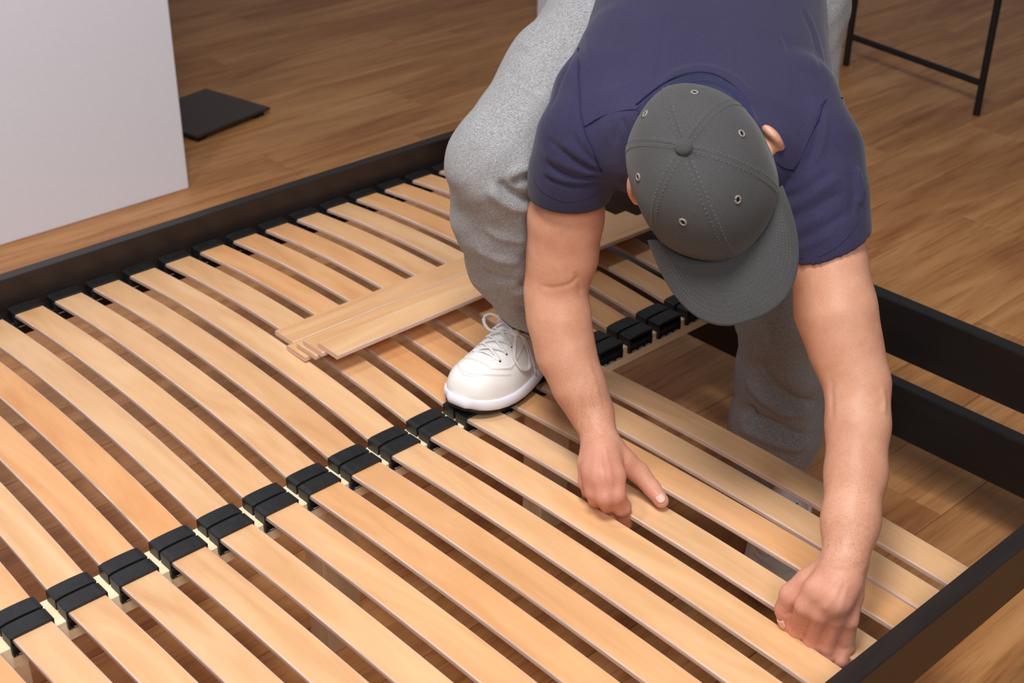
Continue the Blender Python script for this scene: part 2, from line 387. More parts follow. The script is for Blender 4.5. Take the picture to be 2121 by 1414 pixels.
# joints of the figure: x, y, height above the slats, radius
BODY = {
    'armR': [(0.7436, -0.1639, 0.4766, 0.0380), (0.7476, -0.1497, 0.4293, 0.0400), (0.7521, -0.1332, 0.3556, 0.0455), (0.7516, -0.1302, 0.2989, 0.0431), (0.7425, -0.1279, 0.2510, 0.0372), (0.7366, -0.1428, 0.2154, 0.0386), (0.7314, -0.1628, 0.1740, 0.0361), (0.7327, -0.1891, 0.1326, 0.0317), (0.7351, -0.2122, 0.1004, 0.0253), (0.7239, -0.2364, 0.0880, 0.0225)],
    'armL': [(0.9165, -0.3988, 0.4559, 0.0372), (0.9053, -0.4176, 0.4149, 0.0373), (0.8910, -0.4430, 0.3641, 0.0420), (0.8796, -0.4698, 0.3128, 0.0455), (0.8747, -0.4948, 0.2716, 0.0403), (0.8674, -0.5226, 0.2360, 0.0356), (0.8416, -0.5473, 0.2003, 0.0347), (0.8058, -0.5759, 0.1618, 0.0331), (0.7655, -0.6026, 0.1263, 0.0304), (0.7339, -0.6218, 0.1047, 0.0261)],
    'hR_palm': [(0.7239, -0.2364, 0.0880, 0.0218), (0.6999, -0.2665, 0.0780, 0.0253), (0.6774, -0.2872, 0.0650, 0.0250)],
    'hR_mcI': [(0.7219, -0.2491, 0.0860, 0.0153), (0.6899, -0.3003, 0.0660, 0.0144), (0.6802, -0.3127, 0.0460, 0.0125)],
    'hR_mcM': [(0.7191, -0.2429, 0.0880, 0.0153), (0.6736, -0.2932, 0.0700, 0.0143), (0.6650, -0.3065, 0.0470, 0.0124)],
    'hR_mcR': [(0.7170, -0.2371, 0.0860, 0.0141), (0.6731, -0.2747, 0.0680, 0.0138), (0.6642, -0.2882, 0.0450, 0.0119)],
    'hR_mcP': [(0.7180, -0.2300, 0.0820, 0.0122), (0.6843, -0.2552, 0.0640, 0.0127), (0.6737, -0.2659, 0.0430, 0.0114)],
    'hR_fI': [(0.6822, -0.3116, 0.0460, 0.0125), (0.6940, -0.3118, 0.0200, 0.0126), (0.7036, -0.3086, 0.0000, 0.0121), (0.7091, -0.3065, -0.0160, 0.0109)],
    'hR_fM': [(0.6650, -0.3065, 0.0470, 0.0118), (0.6965, -0.2882, 0.0000, 0.0109), (0.6965, -0.2959, -0.0100, 0.0096), (0.7116, -0.3000, -0.0210, 0.0084)],
    'hR_fR': [(0.6642, -0.2882, 0.0450, 0.0113), (0.6909, -0.2704, 0.0000, 0.0103), (0.6884, -0.2796, -0.0080, 0.0090), (0.7023, -0.2839, -0.0190, 0.0077)],
    'hR_fP': [(0.6737, -0.2659, 0.0430, 0.0101), (0.6970, -0.2500, 0.0000, 0.0091), (0.6924, -0.2639, -0.0060, 0.0084), (0.7029, -0.2670, -0.0160, 0.0071)],
    'hR_th': [(0.7191, -0.2612, 0.0780, 0.0191), (0.7265, -0.2816, 0.0620, 0.0166), (0.7385, -0.2977, 0.0470, 0.0141), (0.7412, -0.3206, 0.0330, 0.0115), (0.7388, -0.3406, 0.0240, 0.0101)],
    'hL_palm': [(0.7319, -0.6239, 0.1000, 0.0250), (0.7080, -0.6356, 0.0920, 0.0275), (0.6896, -0.6418, 0.0780, 0.0252)],
    'hL_mcI': [(0.7134, -0.6215, 0.0980, 0.0155), (0.6824, -0.6209, 0.0830, 0.0143), (0.6729, -0.6165, 0.0600, 0.0127)],
    'hL_mcM': [(0.7169, -0.6279, 0.1000, 0.0155), (0.6865, -0.6351, 0.0840, 0.0142), (0.6773, -0.6351, 0.0580, 0.0121)],
    'hL_mcR': [(0.7258, -0.6326, 0.0980, 0.0155), (0.6987, -0.6442, 0.0800, 0.0137), (0.6903, -0.6479, 0.0530, 0.0116)],
    'hL_mcP': [(0.7406, -0.6325, 0.0920, 0.0139), (0.7168, -0.6478, 0.0720, 0.0133), (0.7042, -0.6564, 0.0460, 0.0111)],
    'hL_fI': [(0.6729, -0.6165, 0.0600, 0.0122), (0.6858, -0.6032, 0.0100, 0.0113), (0.6834, -0.6043, -0.0050, 0.0097), (0.6979, -0.6094, -0.0180, 0.0080)],
    'hL_fM': [(0.6773, -0.6351, 0.0580, 0.0121), (0.6873, -0.6241, 0.0060, 0.0113), (0.6832, -0.6272, -0.0080, 0.0096), (0.6980, -0.6319, -0.0200, 0.0080)],
    'hL_fR': [(0.6903, -0.6479, 0.0530, 0.0116), (0.6932, -0.6407, 0.0040, 0.0112), (0.6906, -0.6441, -0.0100, 0.0090), (0.7049, -0.6490, -0.0200, 0.0074)],
    'hL_fP': [(0.7042, -0.6564, 0.0460, 0.0111), (0.7062, -0.6575, 0.0060, 0.0106), (0.6939, -0.6614, -0.0060, 0.0084), (0.7047, -0.6675, -0.0160, 0.0067)],
    'hL_th': [(0.7211, -0.6128, 0.0920, 0.0156), (0.6986, -0.5996, 0.0720, 0.0151), (0.6848, -0.5893, 0.0530, 0.0141), (0.6819, -0.5850, 0.0300, 0.0119), (0.6851, -0.5890, 0.0040, 0.0097)],
    'legR': [(1.0695, 0.0591, 0.5443, 0.0978), (0.8863, 0.0143, 0.4706, 0.0770), (0.7346, -0.0250, 0.4012, 0.0655), (0.7550, -0.0135, 0.3199, 0.0644), (0.7835, -0.0009, 0.2399, 0.0612), (0.8198, 0.0056, 0.1612, 0.0421), (0.8485, 0.0156, 0.1079, 0.0317)],
    'slR': [(0.8918, -0.0980, 0.5354, 0.0579), (0.8017, -0.1312, 0.5067, 0.0511), (0.7451, -0.1610, 0.4721, 0.0512), (0.7425, -0.1491, 0.4240, 0.0497), (0.7494, -0.1390, 0.3652, 0.0533)],
    'slL': [(0.9638, -0.3116, 0.5118, 0.0577), (0.9303, -0.3765, 0.4702, 0.0552), (0.9101, -0.4087, 0.4358, 0.0506), (0.8981, -0.4294, 0.3956, 0.0483), (0.8864, -0.4478, 0.3545, 0.0501)],
    'hemR': [(0.7310, -0.0999, 0.3925), (0.7898, -0.1560, 0.3915), (0.7221, -0.1688, 0.3891)],
    'hemL': [(0.8587, -0.4123, 0.3664), (0.9304, -0.4560, 0.3963), (0.8454, -0.4623, 0.3815)],
    'legL': [(1.2375, -0.0782, 0.5306, 0.0974), (1.1907, -0.1419, 0.3951, 0.0699), (1.1550, -0.1976, 0.2628, 0.0709), (1.1534, -0.2092, 0.1065, 0.0675), (1.1658, -0.2109, -0.0006, 0.0619), (1.1747, -0.2077, -0.0960, 0.0658), (1.1821, -0.2044, -0.1429, 0.0659), (1.1817, -0.2012, -0.1892, 0.0460), (1.1841, -0.2017, -0.2369, 0.0385)],
}
H_Hc = np.array((0.7548, -0.3469, 0.4833))
H_U = np.array((-0.7279, -0.3178, 0.6076))
H_F = np.array((-0.2397, -0.7123, -0.6597))
H_S = np.array((-0.6425, 0.6258, -0.4423))
# creases and folds lying on the cloth and skin: points, width, height
FOLDS = {
  'shirt': [
    ([(0.727, -0.2188, 0.7496), (0.7154, -0.2081, 0.7572), (0.7033, -0.1979, 0.7651), (0.6943, -0.1845, 0.775), (0.6905, -0.1659, 0.7835), (0.6916, -0.1532, 0.7868)], 0.0040, -0.0035),
    ([(0.7296, -0.2166, 0.7444), (0.7179, -0.2048, 0.7432), (0.7051, -0.1941, 0.7427), (0.6953, -0.1816, 0.7473), (0.6894, -0.1644, 0.7546), (0.6891, -0.1527, 0.7591)], 0.0033, -0.0035),
    ([(0.7332, -0.2105, 0.735), (0.7162, -0.2004, 0.7323), (0.7002, -0.1862, 0.732), (0.69, -0.1662, 0.7366), (0.6883, -0.1542, 0.7395)], 0.0033, -0.0030),
    ([(0.7205, -0.2162, 0.7612), (0.7103, -0.2064, 0.7754), (0.704, -0.1956, 0.7892), (0.7028, -0.1826, 0.802)], 0.0033, -0.0025),
    ([(0.7272, -0.2148, 0.7463), (0.7115, -0.2025, 0.7514), (0.6982, -0.1894, 0.7578), (0.6903, -0.1722, 0.7637), (0.6903, -0.1484, 0.7732)], 0.0040, 0.0025),
    ([(0.7305, -0.2112, 0.7385), (0.7142, -0.2004, 0.7375), (0.7006, -0.188, 0.7384), (0.6917, -0.1719, 0.7399), (0.6891, -0.1471, 0.7478)], 0.0040, 0.0025),
    ([(0.7219, -0.2152, 0.7561), (0.708, -0.2036, 0.7688), (0.6983, -0.191, 0.7798), (0.6937, -0.176, 0.7888)], 0.0047, 0.0020),
    ([(0.8008, -0.0903, 0.8529), (0.7676, -0.1111, 0.8468), (0.7525, -0.1143, 0.8324), (0.7375, -0.1216, 0.8208), (0.7155, -0.136, 0.813)], 0.0033, -0.0022),
    ([(0.7409, -0.1553, 0.8338), (0.7207, -0.1705, 0.8225), (0.7071, -0.1808, 0.8085), (0.6993, -0.1867, 0.7918)], 0.0033, -0.0020),
    ([(0.729, -0.2337, 0.8285), (0.7251, -0.2443, 0.8176), (0.7241, -0.254, 0.8057)], 0.0033, 0.0018),
    ([(0.7298, -0.239, 0.8298), (0.7267, -0.2522, 0.8165), (0.7244, -0.2601, 0.8015)], 0.0033, -0.0030),
    ([(0.7267, -0.2283, 0.8245), (0.7218, -0.2371, 0.8103), (0.7211, -0.2418, 0.7968)], 0.0033, -0.0025),
    ([(0.9828, -0.2649, 0.8871), (0.9647, -0.287, 0.8782), (0.9413, -0.311, 0.8707), (0.923, -0.3293, 0.8605), (0.9051, -0.346, 0.8506), (0.8856, -0.3626, 0.8418)], 0.0033, 0.0016),
    ([(0.9898, -0.2664, 0.8861), (0.9713, -0.2888, 0.8773), (0.9458, -0.3141, 0.8706), (0.9279, -0.3321, 0.8601), (0.92, -0.3403, 0.8546)], 0.0033, -0.0014),
    ([(1.087, -0.2278, 0.89), (1.072, -0.2501, 0.8793), (1.059, -0.2708, 0.8681), (1.04, -0.2919, 0.8582), (1.02, -0.3138, 0.8491), (0.9689, -0.3547, 0.8519), (0.9526, -0.3721, 0.8412)], 0.0033, 0.0016),
    ([(1.076, -0.2287, 0.8923), (1.06, -0.2517, 0.882), (1.045, -0.2734, 0.8715), (1.026, -0.2952, 0.8621), (0.9806, -0.334, 0.863), (0.962, -0.3529, 0.8541), (0.9481, -0.3686, 0.8437)], 0.0033, -0.0014),
    ([(0.942, -0.3378, 0.861), (0.9338, -0.3551, 0.8498), (0.9227, -0.3722, 0.8389), (0.9156, -0.3806, 0.8337)], 0.0033, 0.0016),
    ([(0.9358, -0.2163, 0.8991), (0.9156, -0.2376, 0.8912), (0.8961, -0.2583, 0.8833), (0.8789, -0.2784, 0.8754), (0.8639, -0.2983, 0.8674), (0.8564, -0.3082, 0.8636)], 0.0040, 0.0014),
    ([(0.8997, -0.1519, 0.9036), (0.8733, -0.1734, 0.8953), (0.8487, -0.1935, 0.8869), (0.8253, -0.2126, 0.8785), (0.8047, -0.2293, 0.8705), (0.7845, -0.2457, 0.8627), (0.7759, -0.2526, 0.8582)], 0.0040, -0.0012),
    ([(0.8565, -0.0562, 0.8647), (0.8119, -0.102, 0.866), (0.783, -0.1325, 0.8612), (0.7669, -0.1509, 0.8512), (0.751, -0.1681, 0.8399), (0.7345, -0.1858, 0.8292), (0.7287, -0.1923, 0.8227)], 0.0040, 0.0016),
    ([(0.8541, -0.3875, 0.7356), (0.8567, -0.4111, 0.7511), (0.8638, -0.4226, 0.7632), (0.874, -0.4291, 0.773), (0.8874, -0.4335, 0.7813)], 0.0053, -0.0030),
    ([(0.8613, -0.3832, 0.7162), (0.8533, -0.4094, 0.736), (0.8586, -0.425, 0.7501), (0.8697, -0.4356, 0.7627), (0.8841, -0.4419, 0.772), (0.8933, -0.4438, 0.7757)], 0.0053, 0.0024),
    ([(0.8578, -0.3914, 0.7074), (0.8508, -0.4173, 0.7262), (0.857, -0.4332, 0.7392), (0.8687, -0.4444, 0.7506), (0.888, -0.4534, 0.7603)], 0.0053, -0.0026),
    ([(0.8538, -0.399, 0.6954), (0.8475, -0.4227, 0.7131), (0.8531, -0.438, 0.7261), (0.8647, -0.4492, 0.7381)], 0.0053, 0.0022),
    ([(0.848, -0.4102, 0.6885), (0.8448, -0.43, 0.7023), (0.8504, -0.4446, 0.7142), (0.862, -0.4558, 0.7258), (0.8772, -0.4624, 0.7358), (0.8866, -0.4645, 0.7399)], 0.0047, -0.0022),
    ([(0.8491, -0.4094, 0.6782), (0.8432, -0.434, 0.6935), (0.8486, -0.4496, 0.7049), (0.8596, -0.4605, 0.7158)], 0.0040, 0.0022),
    ([(0.9152, -0.3885, 0.83), (0.8983, -0.3993, 0.8178), (0.8868, -0.4065, 0.8034), (0.8747, -0.4084, 0.789), (0.87, -0.4084, 0.7812)], 0.0047, -0.0030),
    ([(0.9276, -0.3874, 0.8326), (0.9081, -0.4005, 0.8217), (0.8954, -0.4092, 0.808), (0.883, -0.4141, 0.7926), (0.8774, -0.4162, 0.7847)], 0.0047, 0.0024),
    ([(0.917, -0.4447, 0.7798), (0.912, -0.4581, 0.761), (0.9037, -0.4644, 0.7471), (0.8997, -0.4674, 0.74)], 0.0040, 0.0050),
    ([(0.9075, -0.4446, 0.7793), (0.9008, -0.4543, 0.7661), (0.8942, -0.4615, 0.7499), (0.8849, -0.4683, 0.7324)], 0.0040, -0.0030),
    ([(0.8577, -0.3985, 0.7692), (0.8526, -0.3935, 0.7568), (0.8491, -0.3883, 0.7467)], 0.0047, -0.0025),
    ([(0.7616, -0.257, 0.851), (0.7871, -0.2533, 0.8626), (0.8081, -0.2518, 0.8685), (0.8316, -0.2613, 0.8716), (0.8442, -0.2732, 0.8712), (0.8515, -0.2884, 0.8685), (0.8538, -0.3066, 0.8637), (0.8481, -0.3292, 0.8553), (0.8468, -0.3392, 0.8505)], 0.0067, 0.0025),
  ],
  'pants': [
    ([(0.6833, -0.0767, 0.7092), (0.6929, -0.0846, 0.6918), (0.7184, -0.0921, 0.677), (0.7309, -0.0917, 0.6722)], 0.0068, -0.0090),
    ([(0.6746, -0.0681, 0.7002), (0.6865, -0.0781, 0.682), (0.7056, -0.0851, 0.6666), (0.733, -0.0882, 0.6567)], 0.0083, 0.0070),
    ([(0.6973, -0.0887, 0.7012), (0.7087, -0.0944, 0.7078), (0.7235, -0.0983, 0.7089)], 0.0061, -0.0060),
    ([(0.6949, -0.0866, 0.7138), (0.7093, -0.0934, 0.7206), (0.7241, -0.0974, 0.7203)], 0.0068, 0.0040),
    ([(0.7437, -0.0569, 0.526), (0.7535, -0.0656, 0.5335), (0.7617, -0.0692, 0.5373)], 0.0068, -0.0040),
    ([(0.7436, -0.0447, 0.5084), (0.7521, -0.055, 0.5125), (0.7646, -0.064, 0.5178)], 0.0068, 0.0040),
    ([(0.6889, -0.0289, 0.5923), (0.7008, -0.0447, 0.5823), (0.7155, -0.059, 0.5756), (0.7365, -0.0682, 0.5697)], 0.0076, 0.0035),
    ([(0.706, -0.0146, 0.5521), (0.7146, -0.0314, 0.5444), (0.7264, -0.0509, 0.5415), (0.7365, -0.0594, 0.5406)], 0.0076, -0.0035),
    ([(0.7583, -0.0295, 0.4801), (0.7725, -0.0373, 0.4736), (0.7904, -0.0433, 0.4696)], 0.0068, -0.0040),
    ([(0.6871, -0.0453, 0.6306), (0.6979, -0.0586, 0.6204), (0.7128, -0.0707, 0.613), (0.7327, -0.0807, 0.6079)], 0.0068, 0.0030),
    ([(0.8248, 0.0279, 0.8313), (0.8242, -0.0007, 0.8297), (0.8332, -0.0235, 0.8259), (0.8411, -0.0337, 0.8235)], 0.0091, 0.0030),
    ([(0.8555, 0.0373, 0.8459), (0.8505, 0.0073, 0.8475), (0.8569, -0.0143, 0.8464), (0.8643, -0.0229, 0.8454)], 0.0076, -0.0030),
    ([(0.8244, 0.0322, 0.8303), (0.8218, 0.0107, 0.8296)], 0.0076, 0.0040),
    ([(0.7884, 0.0211, 0.8011), (0.7799, -0.013, 0.7989), (0.7829, -0.0345, 0.7931), (0.7906, -0.0508, 0.787)], 0.0076, -0.0030),
    ([(0.7782, 0.0193, 0.7939), (0.7676, -0.0172, 0.7908), (0.7676, -0.0417, 0.7845), (0.7749, -0.0585, 0.7765)], 0.0091, 0.0030),
    ([(1.093, -0.2084, 0.342), (1.096, -0.2232, 0.3263), (1.102, -0.2386, 0.3082), (1.114, -0.2559, 0.2915), (1.136, -0.2699, 0.2731), (1.175, -0.2773, 0.2577)], 0.0106, -0.0110),
    ([(1.098, -0.1951, 0.3019), (1.098, -0.2156, 0.2881), (1.104, -0.2362, 0.275), (1.118, -0.2551, 0.2606), (1.141, -0.2696, 0.2531), (1.155, -0.2752, 0.2473)], 0.0106, 0.0100),
    ([(1.105, -0.1883, 0.2336), (1.102, -0.2161, 0.2366), (1.107, -0.2374, 0.2336), (1.118, -0.2552, 0.2278), (1.141, -0.2752, 0.2123), (1.168, -0.2844, 0.2011)], 0.0091, -0.0110),
    ([(1.102, -0.1894, 0.2085), (1.101, -0.2156, 0.2097), (1.107, -0.2394, 0.2067), (1.123, -0.2602, 0.1983), (1.143, -0.2767, 0.1927), (1.158, -0.2821, 0.1863)], 0.0106, 0.0090),
    ([(1.104, -0.198, 0.2435), (1.102, -0.2085, 0.2447), (1.102, -0.2182, 0.244)], 0.0076, -0.0100),
    ([(1.084, -0.232, 0.4248), (1.085, -0.2386, 0.4027), (1.09, -0.2423, 0.3774), (1.101, -0.2477, 0.3419)], 0.0121, 0.0040),
    ([(1.079, -0.22, 0.405), (1.083, -0.2252, 0.3781), (1.094, -0.2294, 0.3451), (1.097, -0.2341, 0.3287)], 0.0106, -0.0040),
    ([(1.103, -0.2648, 0.3986), (1.117, -0.2677, 0.3699), (1.131, -0.2705, 0.3405), (1.15, -0.2783, 0.3104)], 0.0091, -0.0040),
  ],
  'skin': [
    ([(0.7036, -0.1381, 0.5743), (0.7129, -0.1572, 0.5758), (0.7269, -0.1694, 0.5814), (0.7398, -0.1762, 0.5922)], 0.0033, -0.0014),
    ([(0.7305, -0.1736, 0.6014), (0.7397, -0.1742, 0.581), (0.746, -0.1727, 0.5604)], 0.0040, -0.0014),
    ([(0.7297, -0.2028, 0.485), (0.7308, -0.2116, 0.4663), (0.7306, -0.2218, 0.4487), (0.7292, -0.23, 0.4306), (0.7249, -0.241, 0.415)], 0.0033, 0.0011),
    ([(0.7027, -0.2492, 0.4023), (0.7074, -0.2604, 0.4028), (0.7221, -0.2622, 0.4009)], 0.0027, -0.0008),
    ([(0.6949, -0.2743, 0.3995), (0.6833, -0.292, 0.3888), (0.6733, -0.3077, 0.3779), (0.6716, -0.3156, 0.3602)], 0.0027, 0.0010),
    ([(0.6885, -0.2728, 0.3978), (0.674, -0.2897, 0.3882), (0.6629, -0.3032, 0.3766), (0.6584, -0.3103, 0.3599)], 0.0027, 0.0009),
    ([(0.6853, -0.2673, 0.3965), (0.6707, -0.2803, 0.3873), (0.6573, -0.2933, 0.3748), (0.6554, -0.2959, 0.3627)], 0.0027, 0.0008),
    ([(0.736, -0.3199, 0.3468), (0.7362, -0.3287, 0.3413), (0.7395, -0.3354, 0.3379)], 0.0020, -0.0009),
    ([(0.7023, -0.6096, 0.4052), (0.6977, -0.6315, 0.4147), (0.7091, -0.6463, 0.4148), (0.7295, -0.6493, 0.4096)], 0.0033, -0.0014),
    ([(0.69, -0.6412, 0.409), (0.6786, -0.6379, 0.3993), (0.6686, -0.6323, 0.3864), (0.6666, -0.627, 0.376)], 0.0033, 0.0011),
    ([(0.6917, -0.6467, 0.408), (0.6798, -0.6483, 0.3971), (0.6693, -0.647, 0.3838), (0.6677, -0.6433, 0.3732)], 0.0033, 0.0011),
    ([(0.6957, -0.6527, 0.406), (0.6858, -0.6558, 0.3949), (0.6766, -0.6584, 0.382), (0.6763, -0.6572, 0.3708)], 0.0033, 0.0009),
    ([(0.6757, -0.5982, 0.3399), (0.6722, -0.5934, 0.3337), (0.6698, -0.5883, 0.3332)], 0.0027, -0.0009),
    ([(0.8596, -0.5594, 0.5529), (0.8564, -0.5681, 0.5382), (0.8444, -0.5768, 0.5272)], 0.0047, 0.0018),
    ([(0.8288, -0.5093, 0.5558), (0.8252, -0.5148, 0.5373), (0.8142, -0.5261, 0.5224), (0.8075, -0.5331, 0.515)], 0.0040, -0.0014),
    ([(0.6948, -0.6536, 0.3103), (0.6962, -0.6612, 0.311), (0.7004, -0.6656, 0.3151)], 0.0027, -0.0009),
  ],
}
SEAMS = {
  'seam_armholeR': [(0.8087, -0.0899, 0.8574), (0.7738, -0.1247, 0.8557), (0.7582, -0.1407, 0.8455), (0.744, -0.1566, 0.8356), (0.7284, -0.1737, 0.8267), (0.7173, -0.1881, 0.8144), (0.7131, -0.1992, 0.8012), (0.714, -0.2088, 0.788), (0.7172, -0.215, 0.7726), (0.7239, -0.2182, 0.7553)],
  'seam_shoulderR': [(0.7141, -0.1947, 0.8069), (0.7276, -0.2088, 0.8204), (0.7359, -0.2405, 0.8359), (0.7419, -0.2569, 0.8397)],
  'seam_armholeL': [(0.9792, -0.3732, 0.8297), (0.936, -0.3776, 0.8381), (0.912, -0.3889, 0.8291), (0.892, -0.3952, 0.8171), (0.8761, -0.3992, 0.8035), (0.8641, -0.4007, 0.7881), (0.8606, -0.3997, 0.7792)],
  'seam_shoulderL': [(0.8597, -0.3993, 0.7769), (0.8431, -0.3928, 0.7837), (0.8345, -0.3891, 0.7927)],
  'seam_hemR': [(0.6892, -0.1374, 0.7274), (0.6884, -0.1524, 0.7177), (0.6938, -0.1709, 0.712), (0.7044, -0.1857, 0.7093), (0.7207, -0.1984, 0.714), (0.7332, -0.2047, 0.7222)],
  'seam_hemL': [(0.8918, -0.4741, 0.7249), (0.8743, -0.4745, 0.7127), (0.8596, -0.4696, 0.7014), (0.8478, -0.4592, 0.6909), (0.8412, -0.4377, 0.6812), (0.8438, -0.4217, 0.6807)],
  'collar': [(0.7394, -0.2572, 0.8374), (0.754, -0.2605, 0.8467), (0.7743, -0.2641, 0.8558), (0.7935, -0.2691, 0.8622), (0.8127, -0.2782, 0.8655), (0.8278, -0.2914, 0.865), (0.834, -0.3086, 0.8611), (0.8346, -0.3286, 0.8535), (0.8309, -0.3485, 0.8434), (0.8253, -0.3644, 0.8317)],
}
LACES = {
  'loop': [(0.799, 0.0067, 0.4064), (0.796, 0.0225, 0.4146), (0.7951, 0.0405, 0.4204), (0.7929, 0.0551, 0.42), (0.7878, 0.0622, 0.4149), (0.7842, 0.0592, 0.4068), (0.7835, 0.0487, 0.4008), (0.7861, 0.0367, 0.4008), (0.7937, 0.025, 0.4071), (0.7996, 0.0095, 0.4066)],
  'hanging_loop': [(0.8013, 0.008, 0.4041), (0.7927, 0.0016, 0.3897), (0.7844, -0.0075, 0.3781), (0.7841, -0.0156, 0.3661), (0.7922, -0.0185, 0.3568), (0.805, -0.0164, 0.3531), (0.8109, -0.0119, 0.3621), (0.8124, -0.0036, 0.3803), (0.8096, 0.0054, 0.3963), (0.8047, 0.0106, 0.4033)],
  'end': [(0.802, 0.0077, 0.404), (0.8124, 0.0029, 0.3938), (0.816, -0.005, 0.3778), (0.8159, -0.0107, 0.3637), (0.8181, -0.0142, 0.3495)],
  'cross': [(0.7907, 0.0185, 0.4069), (0.799, 0.015, 0.4036), (0.8065, 0.0104, 0.4011), (0.8163, 0.0073, 0.3971), (0.8305, 0.0032, 0.3868)],
}
NAILS = [
  ((0.7339, -0.3391, 0.0341), (0.7340, -0.3480, 0.0281), (-0.564, -0.344, 0.751), 0.0062),
  ((0.6718, -0.5871, 0.0203), (0.6747, -0.5906, 0.0097), (-0.963, -0.175, -0.206), 0.0050),
]

# ------------------------------------------------------------------ the man: implicit surfaces, meshed once
def cone_d(p, a, b, ra, rb):
    ba = b - a; h = np.clip(((p - a) @ ba) / max(float(ba @ ba), 1e-12), 0, 1)
    q = p - a - h[:, None]*ba
    return np.sqrt((q*q).sum(1)) - (ra + h*(rb-ra))
def smin(a, b, k):
    h = np.maximum(k - np.abs(a-b), 0.0)/k
    return np.minimum(a, b) - h*h*h*k/6.0
def chain_d(p, pts, k=0.008, grow=0.0, scale=1.0):
    pts = np.asarray(pts, float); d = None
    for s, e in zip(pts[:-1], pts[1:]):
        x = cone_d(p, s[:3], e[:3], s[3]*scale+grow, e[3]*scale+grow)
        d = x if d is None else smin(d, x, k)
    return d
def ell_d(p, c, axes, rad):
    q = np.stack([(p - c) @ ax / r for ax, r in zip(axes, rad)], 1)
    k0 = np.sqrt((q*q).sum(1)); q2 = np.stack([q[:, i]/rad[i] for i in range(3)], 1); k1 = np.sqrt((q2*q2).sum(1))
    return k0*(k0-1.0)/np.maximum(k1, 1e-9)
def sdf_mesh(name, f, lo, hi, h, B=12):
    """surface nets over the blocks the surface passes through"""
    lo = np.asarray(lo, float); nb = np.ceil((np.asarray(hi, float)-lo)/(h*B)).astype(int); n = nb*B
    g = np.stack(np.meshgrid(*[np.arange(k) for k in nb], indexing='ij'), -1).reshape(-1, 3)
    cen = lo + (g*B + B/2)*h
    dc = f(cen)
    V = np.empty(tuple(n), np.float32)
    Vb = V.reshape(nb[0], B, nb[1], B, nb[2], B)
    Vb[:] = np.where(dc < 0, -1.0, 1.0).reshape(nb[0], 1, nb[1], 1, nb[2], 1).astype(np.float32)
    act = np.nonzero(np.abs(dc) < B*h*0.9 + 2*h + 0.006)[0]
    off = np.stack(np.meshgrid(*[np.arange(B)]*3, indexing='ij'), -1).reshape(-1, 3)
    for s in range(0, len(act), 400):
        idx = act[s:s+400]
        pts = lo + ((g[idx]*B)[:, None, :] + off[None])*h
        v = f(pts.reshape(-1, 3)).astype(np.float32).reshape(len(idx), B, B, B)
        for j, i in enumerate(idx):
            a, b, c = g[i]; Vb[a, :, b, :, c, :] = v[j]
    neg = V < 0
    mixed = np.zeros(tuple(n-1), bool)
    c0 = neg[:-1, :-1, :-1]
    for dx in (0, 1):
        for dy in (0, 1):
            for dz in (0, 1):
                mixed |= neg[dx:n[0]-1+dx, dy:n[1]-1+dy, dz:n[2]-1+dz] != c0
    cells = np.argwhere(mixed)
    vid = np.full(tuple(n-1), -1, np.int32); vid[mixed] = np.arange(len(cells))
    acc = np.zeros((len(cells), 3)); cnt = np.zeros(len(cells))
    corners = [(x, y, z) for x in (0, 1) for y in (0, 1) for z in (0, 1)]
    for ca in corners:
        for ax in range(3):
            if ca[ax]: continue
            cb = list(ca); cb[ax] = 1
            va = V[tuple((cells+np.array(ca)).T)]; vb = V[tuple((cells+np.array(cb)).T)]
            m = (va < 0) != (vb < 0)
            t = np.where(m, va/np.where(m, va-vb, 1.0), 0.0)
            pt = np.repeat(np.array(ca, float)[None], len(cells), 0); pt[:, ax] += t
            acc += np.where(m[:, None], pt, 0.0); cnt += m
    verts = lo + (cells + acc/np.maximum(cnt, 1)[:, None])*h
    faces = []
    for ax in range(3):
        sl_a = [slice(1, -1)]*3; sl_b = [slice(1, -1)]*3
        sl_a[ax] = slice(0, -1); sl_b[ax] = slice(1, None)
        a = neg[tuple(sl_a)]; b = neg[tuple(sl_b)]
        e = np.argwhere(a != b); base = e.copy()
        o1, o2 = (ax+1) % 3, (ax+2) % 3
        for o in (o1, o2): base[:, o] += 1
        up_ = a[tuple(e.T)]
        def cid(d1, d2):
            q = base.copy(); q[:, o1] += d1; q[:, o2] += d2; return vid[tuple(q.T)]
        quad = np.stack([cid(-1, -1), cid(0, -1), cid(0, 0), cid(-1, 0)], 1)
        quad[~up_] = quad[~up_][:, ::-1]
        faces.append(quad)
    faces = np.concatenate(faces); faces = faces[(faces >= 0).all(1)]
    me = bpy.data.meshes.new(name)
    me.vertices.add(len(verts)); me.vertices.foreach_set('co', verts.astype(np.float32).ravel())
    me.loops.add(faces.size); me.loops.foreach_set('vertex_index', faces.astype(np.int32).ravel())
    me.polygons.add(len(faces)); me.polygons.foreach_set('loop_start', np.arange(0, faces.size, 4, dtype=np.int32))
    me.polygons.foreach_set('use_smooth', np.ones(len(faces), bool))
    me.update(calc_edges=True); me.validate()
    return me
def relax(me, it=2, w=0.5):
    nv = len(me.vertices); co = np.empty(nv*3, np.float32); me.vertices.foreach_get('co', co); co = co.reshape(-1, 3).astype(float)
    ed = np.empty(len(me.edges)*2, np.int32); me.edges.foreach_get('vertices', ed); ed = ed.reshape(-1, 2)
    deg = np.bincount(ed.ravel(), minlength=nv)[:, None]
    for _ in range(it):
        s = np.zeros_like(co)
        for a, b in ((0, 1), (1, 0)):
            for k in range(3): s[:, k] += np.bincount(ed[:, a], weights=co[ed[:, b], k], minlength=nv)
        co = co*(1-w) + w*s/np.maximum(deg, 1)
    me.vertices.foreach_set('co', co.astype(np.float32).ravel()); me.update()
